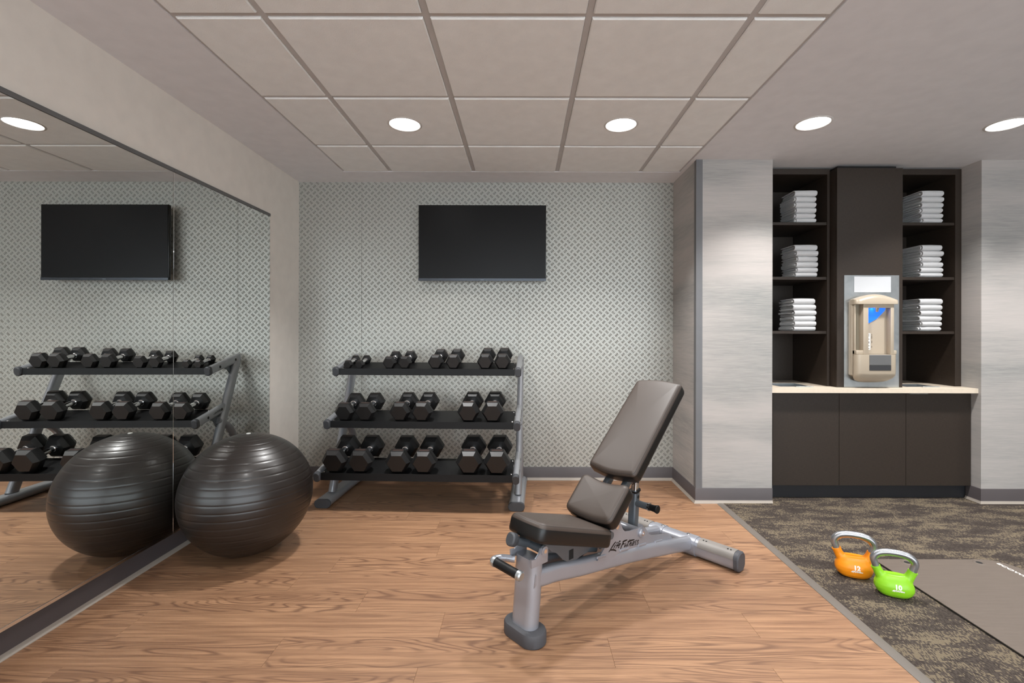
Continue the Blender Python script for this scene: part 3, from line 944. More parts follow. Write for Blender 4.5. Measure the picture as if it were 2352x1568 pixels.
# cross foot
bm = bm_new()
add_sweep(bm, [(1.10, 0.332, 0.048), (1.10, -0.332, 0.048)], rrect(0.078, 0.088, 0.030, 8))
cf = finish(bm, 'cross_foot', SM, bench)
for sy in (-1, 1):
    bm = bm_new()
    add_sweep(bm, [(1.10, sy * 0.328, 0.047), (1.10, sy * 0.346, 0.047), (1.10, sy * 0.352, 0.047)], rrect(0.084, 0.093, 0.033, 8), scales=[1, 1, 0.88])
    finish(bm, 'end_cap', M_RUBFOOT, cf)
    bm = bm_new()   # grip plate wrapped over the top
    arc = [(0.043 * math.cos(R(a)) * 1.0, 0.0) for a in ()]
    outer = [(x, y) for x, y in rrect(0.084, 0.094, 0.033, 8) if y > -0.012]
    inner = [(x * 0.95, y * 0.95) for x, y in outer]
    outer.sort(key=lambda q: math.atan2(q[1] + 0.02, q[0])); inner.sort(key=lambda q: math.atan2(q[1] + 0.02, q[0]))
    sec = outer + inner[::-1]
    add_sweep(bm, [(1.10, sy * 0.145, 0.048), (1.10, sy * 0.327, 0.048)], sec)
    gp = finish(bm, 'cover_plate', M_PLATEG, cf)
    for yy in (0.165, 0.18, 0.29, 0.305):
        bm = bm_new(); add_cyl(bm, (1.088, sy * yy, 0.094), (1.088, sy * yy, 0.0965), 0.004, seg=10)
        finish(bm, 'rivet', M_DARK, gp)
    # collar where the beam meets the foot
    bm = bm_new()
    add_sweep(bm, [(1.10, sy * 0.060, 0.048), (1.10, sy * 0.128, 0.048)], rrect(0.086, 0.096, 0.033, 8))
    finish(bm, 'collar', SM, cf)
    bm = bm_new(); add_lathe(bm, [(0.0, 0.0), (0.009, 0.0), (0.008, 0.004), (0.0, 0.005)], Matrix.Translation((1.10, sy * 0.075, 0.095)), 16)
    finish(bm, 'bolt', M_CHROME, cf)

# pads
def offset_outline(pts, d):
    n = len(pts); out = []
    for i in range(n):
        p = Vector(pts[i]); a = Vector(pts[i - 1]); b = Vector(pts[(i + 1) % n])
        t = (b - a).normalized(); q = Vector((-t.y, t.x))
        out.append(p + q * d)
    return out
def cushion(name, outline, thick, M, parent, er=0.022, crown=0.006, seam=True, saddle=0.0, mat=M_PAD):
    """outline CCW in xy, top at z=0, bottom at -thick"""
    outline = [Vector(p) for p in outline]
    cx = sum((p.x for p in outline)) / len(outline); cy = sum((p.y for p in outline)) / len(outline)
    rings = [(0.012, -thick), (0.003, -thick + 0.005), (0.0, -thick + 0.014), (0.0, -thick * 0.5), (0.0, -er)]
    for i in range(1, 7):
        a = R(90 * i / 6); rings.append((er * (1 - math.cos(a)), -er + er * math.sin(a)))
    bm = bm_new(); R_ = []
    for d, z in rings:
        R_.append([bm.verts.new((p.x, p.y, z)) for p in offset_outline(outline, d)])
    last = offset_outline(outline, er)
    for k_, dz in ((0.85, crown * 0.35), (0.6, crown * 0.75), (0.3, crown * 0.95)):
        R_.append([bm.verts.new((cx + (p.x - cx) * k_, cy + (p.y - cy) * k_, dz)) for p in last])
    ctr = bm.verts.new((cx, cy, crown))
    n = len(outline)
    for a, b in zip(R_[:-1], R_[1:]):
        for i in range(n): bm.faces.new((a[i], a[(i + 1) % n], b[(i + 1) % n], b[i]))
    bm.faces.new(R_[0][::-1])
    for i in range(n): bm.faces.new((R_[-1][i], R_[-1][(i + 1) % n], ctr))
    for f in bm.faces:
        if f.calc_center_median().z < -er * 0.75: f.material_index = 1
    def sad(z, x, y): return z - saddle * (1 - ((y - cy) / 0.13) ** 2)
    if saddle:
        for v in bm.verts: v.co.z = sad(v.co.z, v.co.x, v.co.y) if v.co.z > -thick * 0.4 else v.co.z
    bmesh.ops.transform(bm, matrix=M, verts=bm.verts)
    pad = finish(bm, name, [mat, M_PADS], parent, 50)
    if seam:
        bm = bm_new()
        P = [(p.x, p.y, -er * 0.30 + 0.0002) for p in offset_outline(outline, er * 0.34)]
        if saddle: P = [(x, y, sad(z, x, y)) for x, y, z in P]
        add_sweep(bm, P, circ(0.0011, 6), closed=True)
        bmesh.ops.transform(bm, matrix=M, verts=bm.verts)
        finish(bm, 'seam', M_STITCH, pad, 0)
    return pad
def rtrap(x0, x1, h0, h1, r, bow0=0.0, bow1=0.0, n=5):
    """rounded trapezoid, CCW; bow pushes the ends outwards"""
    c = [(x1, h1), (x0, h0), (x0, -h0), (x1, -h1)]
    pts = []
    m = len(c)
    for i in range(m):
        p = Vector(c[i]); a = (Vector(c[i - 1]) - p).normalized(); b = (Vector(c[(i + 1) % m]) - p).normalized()
        s, e = p + a * r, p + b * r
        for k_ in range(n + 1):
            t_ = k_ / n
            pts.append(s * (1 - t_) ** 2 + p * 2 * t_ * (1 - t_) + e * t_ ** 2)
        nx = Vector(c[(i + 1) % m]); s2 = nx - b * r
        bow = {1: -bow0, 3: bow1}.get(i, 0.0)
        for k_ in range(1, 8):
            t_ = k_ / 8; q = e.lerp(s2, t_)
            q.x += bow * math.sin(PI * t_)
            pts.append(q)
    return pts
def frame_m(org, xdir, zdir):
    x = Vector(xdir).normalized(); z = Vector(zdir).normalized(); y = z.cross(x)
    return Matrix(((x.x, y.x, z.x, org[0]), (x.y, y.y, z.y, org[1]), (x.z, y.z, z.z, org[2]), (0, 0, 0, 1)))
ca, sa = math.cos(R(42.6)), math.sin(R(42.6))
MB_ = frame_m((0.355, 0, 0.381), (ca, 0, sa), (-sa, 0, ca))
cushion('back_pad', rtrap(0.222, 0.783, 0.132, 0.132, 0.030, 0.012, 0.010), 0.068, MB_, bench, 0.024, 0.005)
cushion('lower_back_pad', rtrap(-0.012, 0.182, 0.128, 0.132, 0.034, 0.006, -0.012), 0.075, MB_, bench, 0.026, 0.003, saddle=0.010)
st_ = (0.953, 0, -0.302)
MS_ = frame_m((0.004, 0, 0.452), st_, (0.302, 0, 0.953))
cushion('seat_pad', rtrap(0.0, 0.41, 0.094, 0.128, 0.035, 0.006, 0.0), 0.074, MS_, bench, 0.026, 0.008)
# frame behind the back pads
for sy in (-1, 1):
    bm = bm_new()
    add_box(bm, (0.02, sy * 0.048 - 0.014, -0.110), (0.62, sy * 0.048 + 0.014, -0.0765), 0.005, 2, 0, MB_)
    finish(bm, 'back_rail', M_GREYP, bench)
    pts = [(0.10, -0.105), (0.02, -0.105), (-0.045, -0.075), (-0.075, -0.085), (-0.085, -0.115), (-0.03, -0.15), (0.06, -0.155), (0.12, -0.13)]
    bm = bm_new(); add_prism(bm, pts, sy * 0.066 - 0.003, sy * 0.066 + 0.003, FXZ); bmesh.ops.transform(bm, matrix=MB_, verts=bm.verts)
    finish(bm, 'hinge_plate', M_GREYP, bench)
bm = bm_new()
add_cyl(bm, MB_ @ Vector((-0.02, -0.10, -0.098)), MB_ @ Vector((-0.02, 0.10, -0.098)), 0.016)
add_cyl(bm, (0.466, -0.082, 0.313), (0.466, 0.082, 0.313), 0.013)
for q in (-0.07, -0.02, 0.03, 0.075):
    add_cyl(bm, MB_ @ Vector((-0.02, q, -0.098)), MB_ @ Vector((-0.02, q + 0.018, -0.098)), 0.022)
finish(bm, 'hinge_tube', M_GREYP, bench)
# seat support under the seat
pts = [(0.05, 0.350), (0.34, 0.258), (0.30, 0.240), (0.262, 0.240), (0.205, 0.225), (0.150, 0.262), (0.120, 0.296), (0.090, 0.310), (0.075, 0.325)]
for sy in (-1, 1):
    prism('seat_bracket', pts, sy * 0.05 - 0.003, sy * 0.05 + 0.003, FXZ, M_GREYP, bench, 0.001)
box('slot_plate', (0.190, -0.0545, 0.246), (0.216, -0.0532, 0.284), M_DARK, bench, 0.0005, 1)
bm = bm_new(); add_sweep(bm, [(0.06, 0, 0.325), (0.40, 0, 0.222)], rrect(0.06, 0.04, 0.008, 3)); finish(bm, 'seat_rail', M_GREYP, bench)
bm = bm_new(); add_sweep(bm, [(0.26, 0.0, 0.205), (0.46, 0.0, 0.300)], rrect(0.05, 0.03, 0.006, 3)); finish(bm, 'seat_link', M_BLACK, bench)
# cross tube between the plates
bm = bm_new(); add_cyl(bm, (0.652, -0.08, 0.233), (0.652, 0.08, 0.233), 0.020); add_cyl(bm, (0.70, -0.076, 0.165), (0.70, 0.076, 0.165), 0.024); finish(bm, 'cross_tube', SM, bench)
# telescopic adjuster post
bm = bm_new(); add_sweep(bm, [(0.700, 0, 0.150), (0.722, 0, 0.393)], rrect(0.042, 0.042, 0.012, 5), up=(0, 1, 0)); ap = finish(bm, 'adjuster_sleeve', M_GREYP, bench)
bm = bm_new(); add_sweep(bm, [(0.722, 0, 0.388), (0.752, 0, 0.68)], rrect(0.031, 0.031, 0.009, 5), up=(0, 1, 0)); ch = finish(bm, 'adjuster_post', M_CHROME, bench)
bm = bm_new(); add_sweep(bm, [(0.7235, 0, 0.388), (0.7215, 0, 0.396)], rrect(0.047, 0.047, 0.012, 5), up=(0, 1, 0)); finish(bm, 'sleeve_collar', M_BLACK, ap)
bm = bm_new()
add_cyl(bm, (0.713, -0.018, 0.337), (0.713, -0.085, 0.337), 0.0155)
kn = finish(bm, 'pull_pin', M_GREYP, ap)
bm = bm_new(); add_cyl(bm, (0.713, -0.083, 0.337), (0.713, -0.089, 0.337), 0.0185); finish(bm, 'pin_ring', M_CHROME, kn)
bm = bm_new()
add_sweep(bm, [(0.713, -0.088, 0.337), (0.713, -0.115, 0.337), (0.713, -0.130, 0.337), (0.713, -0.133, 0.337)], circ(0.017, 20), scales=[0.85, 0.9, 1.15, 1.05])
finish(bm, 'knob', M_BLACK, kn)
# stop numbers on the post: the faces seen are the -x and -y sides
def side_text(s_, x, y, z, size, parent, mat, nrm='-x'):
    if nrm == '-x':
        ux, n_ = Vector((0, -1, 0)), Vector((-1, 0, 0))
    else:
        ux, n_ = Vector((1, 0, 0)), Vector((0, -1, 0))
    uy = n_.cross(ux)
    Mx = Matrix(((ux.x, uy.x, n_.x, x), (ux.y, uy.y, n_.y, y), (ux.z, uy.z, n_.z, z), (0, 0, 0, 1)))
    return text_mesh(s_, size, mat, 'number', parent, Mx, bold=0.0004)
side_text('5', 0.7095, 0.002, 0.430, 0.026, ch, M_PRINTK, '-x')
side_text('4', 0.7000, 0.002, 0.366, 0.024, ap, M_PRINTK, '-x')
for z_, pr, xx, yy in ((0.437, ch, 0.7275, -0.0158), (0.366, ap, 0.720, -0.0213)):
    bm = bm_new(); add_cyl(bm, (xx, yy, z_), (xx, yy - 0.0008, z_), 0.008, seg=18); finish(bm, 'pin_hole', M_DARK, pr)

# ------------------------------------------------------------------ KETTLEBELLS
def kettlebell(loc, rz, mat, num, label):
    t = empty('kettlebell', loc, rz, label, 'kettlebell')
    bm = bm_new()
    # superelliptic body lofted in z: (z, half width, half depth)
    st = [(0.0005, 0.044, 0.030), (0.004, 0.056, 0.038), (0.016, 0.069, 0.047), (0.034, 0.0765, 0.051), (0.050, 0.076, 0.051), (0.066, 0.070, 0.046), (0.082, 0.060, 0.037), (0.093, 0.052, 0.028), (0.098, 0.042, 0.018)]
    n = 40; rings = []
    for z, a, b in st:
        ring = []
        for i in range(n):
            c, s = math.cos(2 * PI * i / n), math.sin(2 * PI * i / n)
            e = 0.8
            ring.append(bm.verts.new((a * math.copysign(abs(c) ** e, c), b * math.copysign(abs(s) ** e, s), z - (0.008 * (1 - abs(c)) if z > 0.1 else 0))))
        rings.append(ring)
    for A, B in zip(rings[:-1], rings[1:]):
        for i in range(n): bm.faces.new((A[i], A[(i + 1) % n], B[(i + 1) % n], B[i]))
    bm.faces.new(rings[0][::-1]); bm.faces.new(rings[-1])
    for s in (-1, 1):
        add_sweep(bm, [(s * 0.036, 0, 0.058), (s * 0.050, 0, 0.080), (s * 0.062, 0, 0.102), (s * 0.0705, 0, 0.122)], circ(0.0195, 20), up=(0, 1, 0), scales=[1.25, 1.15, 0.98, 0.97])
    body = finish(bm, 'body', mat, t, 0)
    md = body.modifiers.new('remesh', 'REMESH'); md.mode = 'VOXEL'; md.voxel_size = 0.0032; md.use_smooth_shade = True
    md = body.modifiers.new('smooth', 'SMOOTH'); md.iterations = 7; md.factor = 0.6
    dg = bpy.context.evaluated_depsgraph_get()
    me = bpy.data.meshes.new_from_object(body.evaluated_get(dg))
    body.modifiers.clear(); body.data = me
    for p in me.polygons: p.use_smooth = True
    # collar lips
    for s in (-1, 1):
        bm = bm_new()
        d = Vector((s * 0.38, 0, 0.925)).normalized()
        p = Vector((s * 0.0700, 0, 0.1200))
        add_sweep(bm, [p - d * 0.003, p + d * 0.0015], circ(0.0192, 22), up=(0, 1, 0))
        finish(bm, 'sleeve_lip', mat, body)
    bm = bm_new()
    P = smooth_path([(-0.063, 0, 0.105), (-0.073, 0, 0.130), (-0.081, 0, 0.158), (-0.066, 0, 0.181), (-0.036, 0, 0.192), (0.0, 0, 0.194), (0.036, 0, 0.192), (0.066, 0, 0.181), (0.081, 0, 0.158), (0.073, 0, 0.130), (0.063, 0, 0.105)], 3)
    add_sweep(bm, P, circ(0.0150, 20), up=(0, 1, 0))
    finish(bm, 'handle', M_HANDLE, t)
    bm = bm_new()   # thin mould line in the body colour inside the handle
    P2 = [Vector((p.x * 0.845, 0, 0.105 + (p.z - 0.105) * 0.83)) for p in P[3:-3]]
    add_sweep(bm, P2, rrect(0.003, 0.003, 0.001, 2), up=(0, 1, 0))
    finish(bm, 'mould_line', mat, t)
    # printed figures pressed onto the front (-y)
    def press(o):
        b2 = bm_new(); b2.from_mesh(o.data)
        bmesh.ops.triangulate(b2, faces=b2.faces)
        bmesh.ops.subdivide_edges(b2, edges=b2.edges, cuts=3, use_grid_fill=True)
        b2.to_mesh(o.data); b2.free()
        sw = o.modifiers.new('wrap', 'SHRINKWRAP'); sw.target = body; sw.wrap_method = 'PROJECT'; sw.use_project_y = True
        sw.use_positive_direction = True; sw.use_negative_direction = True; sw.offset = 0.0007; sw.wrap_mode = 'ABOVE_SURFACE'
        dg = bpy.context.evaluated_depsgraph_get(); me = bpy.data.meshes.new_from_object(o.evaluated_get(dg)); o.modifiers.clear(); o.data = me
    Mf = Matrix(((1, 0, 0, 0.004), (0, 0, -1, -0.0515), (0, 1, 0, 0.055), (0, 0, 0, 1)))
    o = text_mesh(num, 0.027, M_PRINT, 'number', body, Mf, bold=0.0011); press(o)
    bm = logo_bm(0.046, 0.05)
    bmesh.ops.transform(bm, matrix=Matrix(((1, 0, 0, -0.020), (0, 0, -1, -0.0525), (0, 1, 0, 0.0375), (0, 0, 0, 1))), verts=bm.verts)
    o = finish(bm, 'lettering', M_PRINT, body, 0); press(o)
    return t
kettlebell((1.570, 2.232, 0.004), R(-24), M_ORANGE, '12', 'orange kettlebell marked 12 with a silver handle, on the carpet')
kb = kettlebell((1.634, 2.070, 0.004), R(-24), M_GREEN, '10', 'green kettlebell marked 10 with a silver handle, beside the mat')
kb.scale = (0.95, 0.95, 0.95)

# ------------------------------------------------------------------ EXERCISE MAT
t = empty('exercise_mat', (1.772, 0.60, 0.004), 0, 'dark grey-brown exercise mat with two eyelets, lying on the carpet', 'exercise mat')
W, L_ = 0.645, 1.775
out = []
for i in range(9):
    a = R(0 + 90 * i / 8); out.append((W - 0.11 + 0.11 * math.cos(a), L_ - 0.11 + 0.11 * math.sin(a)))
for i in range(5):
    a = R(90 + 90 * i / 4); out.append((0.02 + 0.02 * math.cos(a), L_ - 0.02 + 0.02 * math.sin(a)))
out += [(0, 0), (W, 0)]
bm = bm_new()
A = [bm.verts.new((x, y, 0.0003)) for x, y in out]; B = [bm.verts.new((x, y, 0.0085)) for x, y in out]
C = [bm.verts.new((p.x, p.y, 0.0100)) for p in offset_outline(out, 0.0015)]
bm.faces.new(A[::-1]).material_index = 1; bm.faces.new(C)
for i in range(len(out)):
    j = (i + 1) % len(out)
    bm.faces.new((A[i], A[j], B[j], B[i])).material_index = 1
    bm.faces.new((B[i], B[j], C[j], C[i]))
mat_o = finish(bm, 'mat_body', [M_MAT, M_MATS], t, 20)
for x in (0.140, 0.498):
    bm = bm_new()
    Mx = Matrix.Translation((x, L_ - 0.036, 0.010))
    add_lathe(bm, [(0.013, 0.0003), (0.016, 0.0022), (0.022, 0.0022), (0.026, 0.0)], Mx, 28)
    e_ = finish(bm, 'eyelet', M_MAT, mat_o)
    bm = bm_new(); add_lathe(bm, [(0.0, 0.0006), (0.0135, 0.0006), (0.0135, 0.0)], Mx, 24); finish(bm, 'eyelet_hole', M_DARK, e_)
Mx = Matrix(((0, 1, 0, 0.583), (-1, 0, 0, L_ - 0.125), (0, 0, 1, 0.0102), (0, 0, 0, 1)))
text_mesh('ECOWISE', 0.022, M_PRINT, 'lettering', mat_o, Mx, bold=0.0006, width=0.165)

# ------------------------------------------------------------------ BASE CABINETS, COUNTER, TOWER
CF = 3.258
xs = [1.7285, 2.1905, 2.6525, 3.1045]
labs = ['dark brown base cabinet at the left, next to the striped pillar', 'dark brown base cabinet in the middle, below the water dispenser', 'dark brown base cabinet at the right, next to the right wall']
for i in range(3):
    a, b = xs[i], xs[i + 1]
    t = empty('base_cabinet', ((a + b) / 2, CF, 0), 0, labs[i], 'cabinet', 'base cabinets under the counter')
    h = (b - a) / 2
    e0 = -0.036 if i == 0 else 0.0
    bm = bm_new()
    add_box(bm, (-h + e0 + 0.001, 0.020, 0.098), (-h + e0 + 0.019, 0.52, 0.745)); add_box(bm, (h - 0.019, 0.020, 0.098), (h - 0.001, 0.52, 0.745))
    add_box(bm, (-h + e0 + 0.019, 0.020, 0.098), (h - 0.019, 0.52, 0.116)); add_box(bm, (-h + e0 + 0.019, 0.505, 0.116), (h - 0.019, 0.52, 0.745))
    finish(bm, 'carcass', M_LAM, t, 0)
    d = box('door', (-h + 0.0012, 0.0, 0.100), (h - 0.0012, 0.0192, 0.742), M_LAM, t, 0.0008, 1)
    box('toe_kick', (-h + e0, 0.042, 0.004), (h, 0.060, 0.0975), M_TOEK, t)
    if i == 0: box('edge_pull', (0.105, -0.010, 0.7425), (0.228, 0.018, 0.7450), M_STEEL, d, 0.0005, 1)
    if i == 2: box('edge_pull', (-0.205, -0.012, 0.7360), (-0.083, 0.0005, 0.7385), M_STEEL, d, 0.0005, 1)
box('filler', (XN0 + 0.002, CF + 0.004, 0.10), (xs[0] - 0.002, CF + 0.02, 0.742), M_DARK, bpy.data.objects['base_cabinet'], 0)
f = bpy.data.objects['filler']; f.location = (-bpy.data.objects['base_cabinet'].location.x, -CF, 0)

CT = 0.779
holes = [(1.803, 2.030, 3.305, 3.525), (2.690, 2.915, 3.305, 3.480)]
bm = bm_new()
x0, x1 = XN0 + 0.001, XN1 - 0.001
z0, z1 = 0.7465, CT
pieces = [(x0, x1, 3.208, 3.305)]
pieces += [(x0, holes[0][0], 3.305, 3.79), (holes[0][1], holes[1][0], 3.305, 3.79), (holes[1][1], x1, 3.305, 3.79), (holes[0][0], holes[0][1], holes[0][3], 3.79), (holes[1][0], holes[1][1], holes[1][3], 3.79)]
for a, b, c, d in pieces: add_box(bm, (a, c, z0), (b, d, z1))
t = finish(bm, 'countertop', M_COUNTER, None, 0)
set_props(t, 'pale beige countertop over the dark brown base cabinets', 'countertop')
for i, (a, b, c, d) in enumerate(holes):
    t = empty('counter_chute', ((a + b) / 2, (c + d) / 2, CT), 0, ['steel-lined drop slot in the counter left of the water dispenser', 'steel-lined drop slot in the counter right of the water dispenser'][i], 'drop slot', 'drop slots in the counter')
    w, h = (b - a) / 2 - 0.001, (d - c) / 2 - 0.001
    bm = bm_new()
    for lo, hi in (((-w, h - 0.002, -0.12), (w, h, 0.0008)), ((-w, -h, -0.12), (w, -h + 0.002, 0.0008)), ((-w, -h, -0.12), (-w + 0.002, h, 0.0008)), ((w - 0.002, -h, -0.12), (w, h, 0.0008))):
        add_box(bm, lo, hi)
    finish(bm, 'liner', M_STEEL, t)
    box('front_lip', (w - 0.125, -h - 0.026, 0.0002), (w - 0.004, -h + 0.001, 0.0045), M_STEEL, t, 0.001, 1)

def shelf_tower(name, x0, x1, zoff, label, left):
    t = empty(name, ((x0 + x1) / 2, 3.335, CT), 0, label, 'shelving', 'open towel shelving')
    h = (x1 - x0) / 2
    H = 2.320 - CT
    ts = 0.018
    tr = 0.044 if not left else ts
    box('side_panel', (-h, 0.0, 0.0006), (-h + ts, 0.44, H), M_LAM, t)
    box('side_panel', (h - tr, 0.0, 0.0006), (h, 0.44, H), M_LAM, t)
    box('back_panel', (-h + ts, 0.425, 0.0006), (h - tr, 0.44, H), M_LAM, t)
    box('top_rail', (-h + ts, 0.0, H - 0.040), (h - tr, 0.43, H), M_LAM, t)
    for z in (1.170, 1.5545, 1.942):
        z = z + zoff - CT
        box('shelf', (-h + ts + 0.001, 0.006, z - 0.020), (h - tr - 0.001, 0.424, z), M_LAM, t, 0.0006, 1)
    return t
SL_ = shelf_tower('shelving_unit', XN0 + 0.002, 2.172, 0.0, 'open dark brown shelving left of the water dispenser, holding towel stacks', True)
SR_ = shelf_tower('shelving_unit', 2.640, XN1 - 0.001, 0.0, 'open dark brown shelving right of the water dispenser, holding towel stacks', False)
t = empty('dispenser_column', (2.405, 3.265, CT), 0, 'tall dark brown panel column carrying the water dispenser', 'panel')
box('front_panel', (-0.228, 0.0, 0.0006), (0.228, 0.019, 1.523), M_LAM, t, 0.0008, 1)
for a, b in ((-0.2275, -0.2095), (0.2095, 0.2275)):
    box('side_panel', (a, 0.0195, 0.0006), (b, 0.50, 1.523), M_LAM, t)
box('shadow_gap_filler', (-0.205, 0.03, 1.45), (0.205, 0.30, 1.545), M_DARK, t)  # near-black piece: shade of the gap above the column put into colour

# ------------------------------------------------------------------ WATER DISPENSER
t = empty('water_dispenser', (2.4155, 3.2645, CT), 0, 'tan bottle-filling water dispenser on a brushed steel plate', 'water dispenser')
box('steel_plate', (-0.1905, -0.004, 0.002), (0.1905, -0.0005, 0.778), M_STEEL, t, 0.0008, 1)
box('polished_panel', (-0.122, -0.0052, 0.660), (0.132, -0.0042, 0.768), M_PANEL_REFL, t)
ox = -0.0215      # body centre
def arch(w, z0, z1, b0, b1, n=14, r=0.03):
    """outline with bowed bottom and top"""
    pts = []
    for i in range(n + 1):
        a = -1 + 2 * i / n
        pts.append((ox + a * w / 2, z0 + b0 * (1 - math.cos(a * PI / 2)) * 1.0))
    for i in range(n + 1):
        a = 1 - 2 * i / n
        pts.append((ox + a * w / 2, z1 - b1 * (1 - math.cos(a * PI / 2))))
    return pts
D = lambda d0, d1: (-d0, -d1)
body = prism('rear_shell', arch(0.285, 0.045, 0.640, 0.045, 0.045), -0.0045, -0.040, FXZ, M_TAN, t, 0.006)
# hood
bm = bm_new()
rows_ = []
secs = [(-0.020, 0.287, 0.600, 0.030), (-0.060, 0.289, 0.602, 0.030), (-0.082, 0.284, 0.600, 0.028), (-0.093, 0.262, 0.592, 0.022)]
prevr = None
for yy, w, zt, bow in secs:
    ring = []
    for i in range(17):
        a = -1 + i / 8
        ring.append(bm.verts.new((ox + a * w / 2, yy, zt + 0.040 - bow * 1.15 * (1 - math.cos(a * PI / 2)) - (0.022 if yy < -0.085 else 0.008 if yy < -0.07 else 0))))
    bot = [bm.verts.new((ox + (1 - i / 8) * w / 2, yy, 0.573)) for i in range(17)]
    rows_.append(ring + bot)
for A_, B_ in zip(rows_[:-1], rows_[1:]):
    n = len(A_)
    for i in range(n): bm.faces.new((A_[i], A_[(i + 1) % n], B_[(i + 1) % n], B_[i]))
bm.faces.new(rows_[0][::-1]); bm.faces.new(rows_[-1])
finish(bm, 'hood', M_TAN, t, 50)
# lower basin housing
bm = bm_new()
rows_ = []
for zz, w, dp in ((0.232, 0.280, 0.082), (0.105, 0.280, 0.082), (0.088, 0.278, 0.078), (0.070, 0.264, 0.066), (0.052, 0.222, 0.048), (0.042, 0.16, 0.030), (0.038, 0.09, 0.018)):
    ring = []
    pr = rrect(w, 2 * dp, min(0.03, dp * 0.6), 5)
    ring = [bm.verts.new((ox + x, -0.004 + min(0.0, -0.0 + y if y < 0 else 0.0), zz)) for x, y in pr if y <= 0.001]
    rows_.append(ring)
n = min(len(r_) for r_ in rows_)
for A_, B_ in zip(rows_[:-1], rows_[1:]):
    for i in range(n): 
        j = (i + 1) % n
        bm.faces.new((A_[i], A_[j], B_[j], B_[i]))
bm.faces.new(rows_[0]); bm.faces.new(rows_[-1])
lower = finish(bm, 'lower_housing', M_TAN, t, 50)
# centre column: frame around the filling alcove
xa, xb, xc, xd = -0.112, -0.077, 0.072, 0.096
bm = bm_new()
add_box(bm, (xa, -0.080, 0.2325), (xb, -0.040, 0.573), 0.003, 2)
add_box(bm, (xc, -0.080, 0.2325), (xd, -0.040, 0.573), 0.003, 2)
add_box(bm, (xa + 0.002, -0.0795, 0.548), (xd - 0.002, -0.040, 0.573))
finish(bm, 'alcove_frame', M_TAN, t, 40)
box('alcove_back', (xb, -0.043, 0.2325), (xc, -0.0405, 0.549), M_TAN, t)
pts = [(xb + 0.001, 0.548), (xb + 0.001, 0.440), (xb + 0.03, 0.447), (xb + 0.08, 0.475), (xc - 0.015, 0.53), (xc - 0.01, 0.548)]
prism('blue_glow_panel', pts, -0.0432, -0.0475, FXZ, M_BLUE, t, 0)['label'] = 'self-glowing blue panel standing in for the blue light in the alcove'
bm = bm_new(); add_cyl(bm, (-0.008, -0.060, 0.549), (-0.008, -0.060, 0.520), 0.016, 0.010); finish(bm, 'nozzle', M_CHROME, t)
bm = bm_new()
add_box(bm, (ox - 0.137, -0.060, 0.2325), (ox - 0.127, -0.040, 0.573), 0.003, 2)
add_box(bm, (ox - 0.137, -0.078, 0.2325), (xa + 0.002, -0.040, 0.260), 0.003, 2)
add_box(bm, (xd - 0.002, -0.078, 0.2325), (ox + 0.137, -0.040, 0.260), 0.003, 2)
finish(bm, 'side_grip', M_TAN, t, 40)
box('grip_recess_shade', (ox - 0.126, -0.0415, 0.262), (xa - 0.001, -0.0402, 0.571), M_TAND, t)
box('grip_recess_shade', (xd + 0.001, -0.0415, 0.262), (ox + 0.130, -0.0402, 0.571), M_TAND, t)
dt = box('drip_tray', (xb + 0.001, -0.0890, 0.160), (xc - 0.001, -0.0825, 0.229), M_GREYPL, t, 0.002, 1)
box('drip_slot', (xb + 0.001, -0.0885, 0.124), (xc - 0.001, -0.0822, 0.1595), M_DKGREYPL, t, 0.001, 1)
st = box('instruction_sticker', (-0.056, -0.0440, 0.262), (-0.038, -0.0434, 0.376), M_PRINT, t)
for zq in (0.369, 0.358, 0.335, 0.316, 0.309, 0.290, 0.270):
    box('printed_mark', (-0.051, -0.0444, zq - 0.0025), (-0.046, -0.0441, zq + 0.0025), M_PRINTK, st)
for zq, hh in ((0.366, 0.005), (0.350, 0.012), (0.318, 0.010), (0.284, 0.006)):
    box('printed_mark', (-0.030, -0.0438, zq - hh), (-0.0275, -0.0433, zq + hh * 0.6), M_PRINTK, t)
ld = bpy.data.lights.new('blue_indicator', 'AREA'); ld.shape = 'DISK'; ld.size = 0.03; ld.energy = 0.10; ld.color = (0.05, 0.2, 1.0)
lo = bpy.data.objects.new('blue_indicator', ld); COL.objects.link(lo); lo.parent = t; lo.location = (-0.03, -0.062, 0.546)

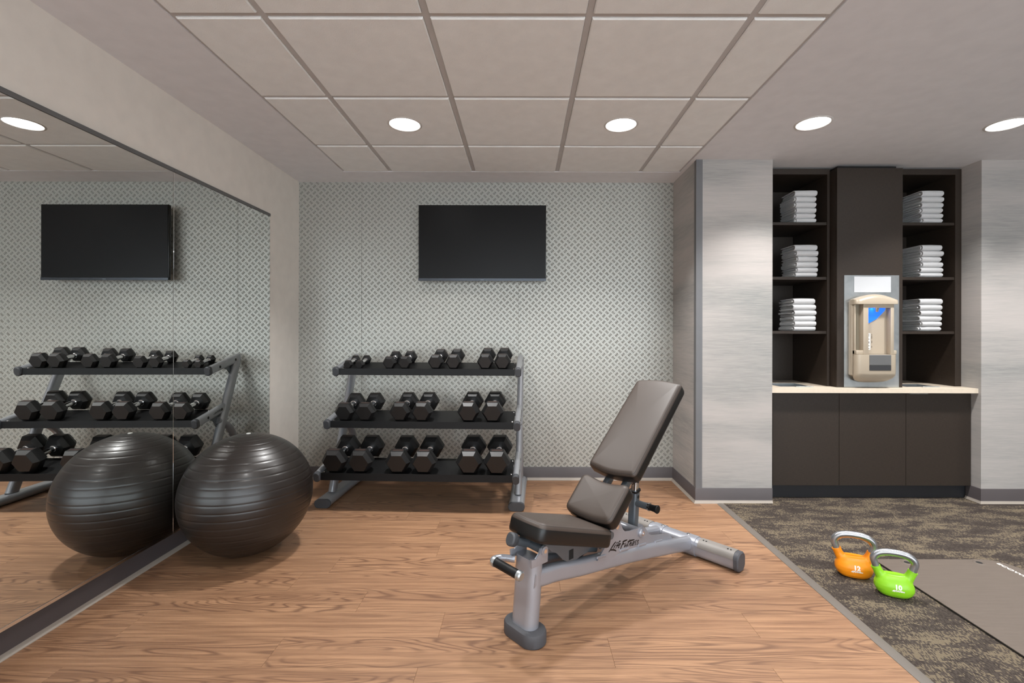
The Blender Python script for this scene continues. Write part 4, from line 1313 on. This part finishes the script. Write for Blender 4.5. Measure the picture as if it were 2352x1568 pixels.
# ------------------------------------------------------------------ TOWELS
def towel_mesh(w, dep, th, seed, nest=3):
    """strip folded into nested U layers; folds face -y (front), cut ends to the sides"""
    rnd = random.Random(seed)
    bm = bm_new()
    nx = 7
    lt = th / (2 * nest) * 0.78
    for q in range(nest):
        ro = th / 2 - q * th / (2 * nest) - 0.0002
        ri = ro - lt
        yo = q * 0.004
        out_ = []; inn = []
        ln = dep - rnd.uniform(0, 0.02)
        for i in range(5): 
            y_ = ln - (ln - th / 2 - yo) * i / 4
            out_.append((y_, -ro)); inn.append((y_, -ri))
        for i in range(1, 8):
            a = -PI / 2 - PI * i / 8
            out_.append((th / 2 + yo + ro * math.cos(a) * 1.15, ro * math.sin(a))); inn.append((th / 2 + yo + ri * math.cos(a) * 1.15, ri * math.sin(a)))
        for i in range(5):
            y_ = th / 2 + yo + (ln - th / 2 - yo) * i / 4
            out_.append((y_, ro)); inn.append((y_, ri))
        prof = out_ + inn[::-1]
        sideL = rnd.uniform(-0.003, 0.013); sideR = rnd.uniform(-0.004, 0.004)
        rings = []
        for k_ in range(nx):
            f = k_ / (nx - 1)
            x_ = -w / 2 + sideL * (1 - f) + (w + sideR) * f
            ring = []
            for (y_, z_) in prof:
                nv = noise.noise(Vector((x_ * 22 + seed, y_ * 18, q * 1.7))) * 0.0016
                nz = noise.noise(Vector((x_ * 14 + seed * 3, y_ * 20, 5.0))) * 0.0012
                edge = 1 - 0.06 * (2 * abs(f - 0.5)) ** 6
                ring.append(bm.verts.new((x_ + (noise.noise(Vector((y_ * 30, z_ * 200, seed))) * 0.003 if k_ in (0, nx - 1) else 0), y_ + nv * 2, (z_ * edge) + nz + th / 2)))
            rings.append(ring)
        for A_, B_ in zip(rings[:-1], rings[1:]):
            n = len(A_)
            for i in range(n): bm.faces.new((A_[i], A_[(i + 1) % n], B_[(i + 1) % n], B_[i]))
        bm.faces.new(rings[0]); bm.faces.new(rings[-1][::-1])
    return bm
tm = []
for s in range(5):
    o = finish(towel_mesh(0.152, 0.20, 0.0385, s * 7.3 + 1, 3), 'towel', M_TOWEL, None, 60)
    tm.append(o.data); bpy.data.objects.remove(o)
pos = ['bottom', 'second from the bottom', 'third from the bottom', 'third from the top', 'second from the top', 'top']
def stack(xf, yf, z, where):
    zz = z + 0.0008
    ths = [0.0385 * k_ for k_ in (0.85, 0.95, 1.0, 1.02, 1.05, 1.12)]
    rnd = random.Random(where)
    for i in range(6):
        o = bpy.data.objects.new('folded_towel', tm[rnd.randrange(5)]); COL.objects.link(o)
        o.location = (xf + 0.076 + rnd.uniform(-0.004, 0.004), yf + rnd.uniform(-0.004, 0.005), zz)
        o.rotation_euler = (0, 0, rnd.uniform(-0.04, 0.04))
        o.scale = (rnd.uniform(0.97, 1.03), 1, ths[i] / 0.0385)
        set_props(o, 'white folded towel, %s in the stack on the %s' % (pos[i], where), 'towel', 'white towels in the stack on the ' + where)
        zz += ths[i] + 0.0004
stack(1.935, 3.352, 1.942, 'top left shelf')
stack(1.942, 3.352, 1.5545, 'middle left shelf')
stack(1.930, 3.352, 1.170, 'lower left shelf')
stack(2.835, 3.352, 1.942, 'top right shelf')
stack(2.832, 3.352, 1.5545, 'middle right shelf')
stack(2.830, 3.352, 1.170, 'lower right shelf')
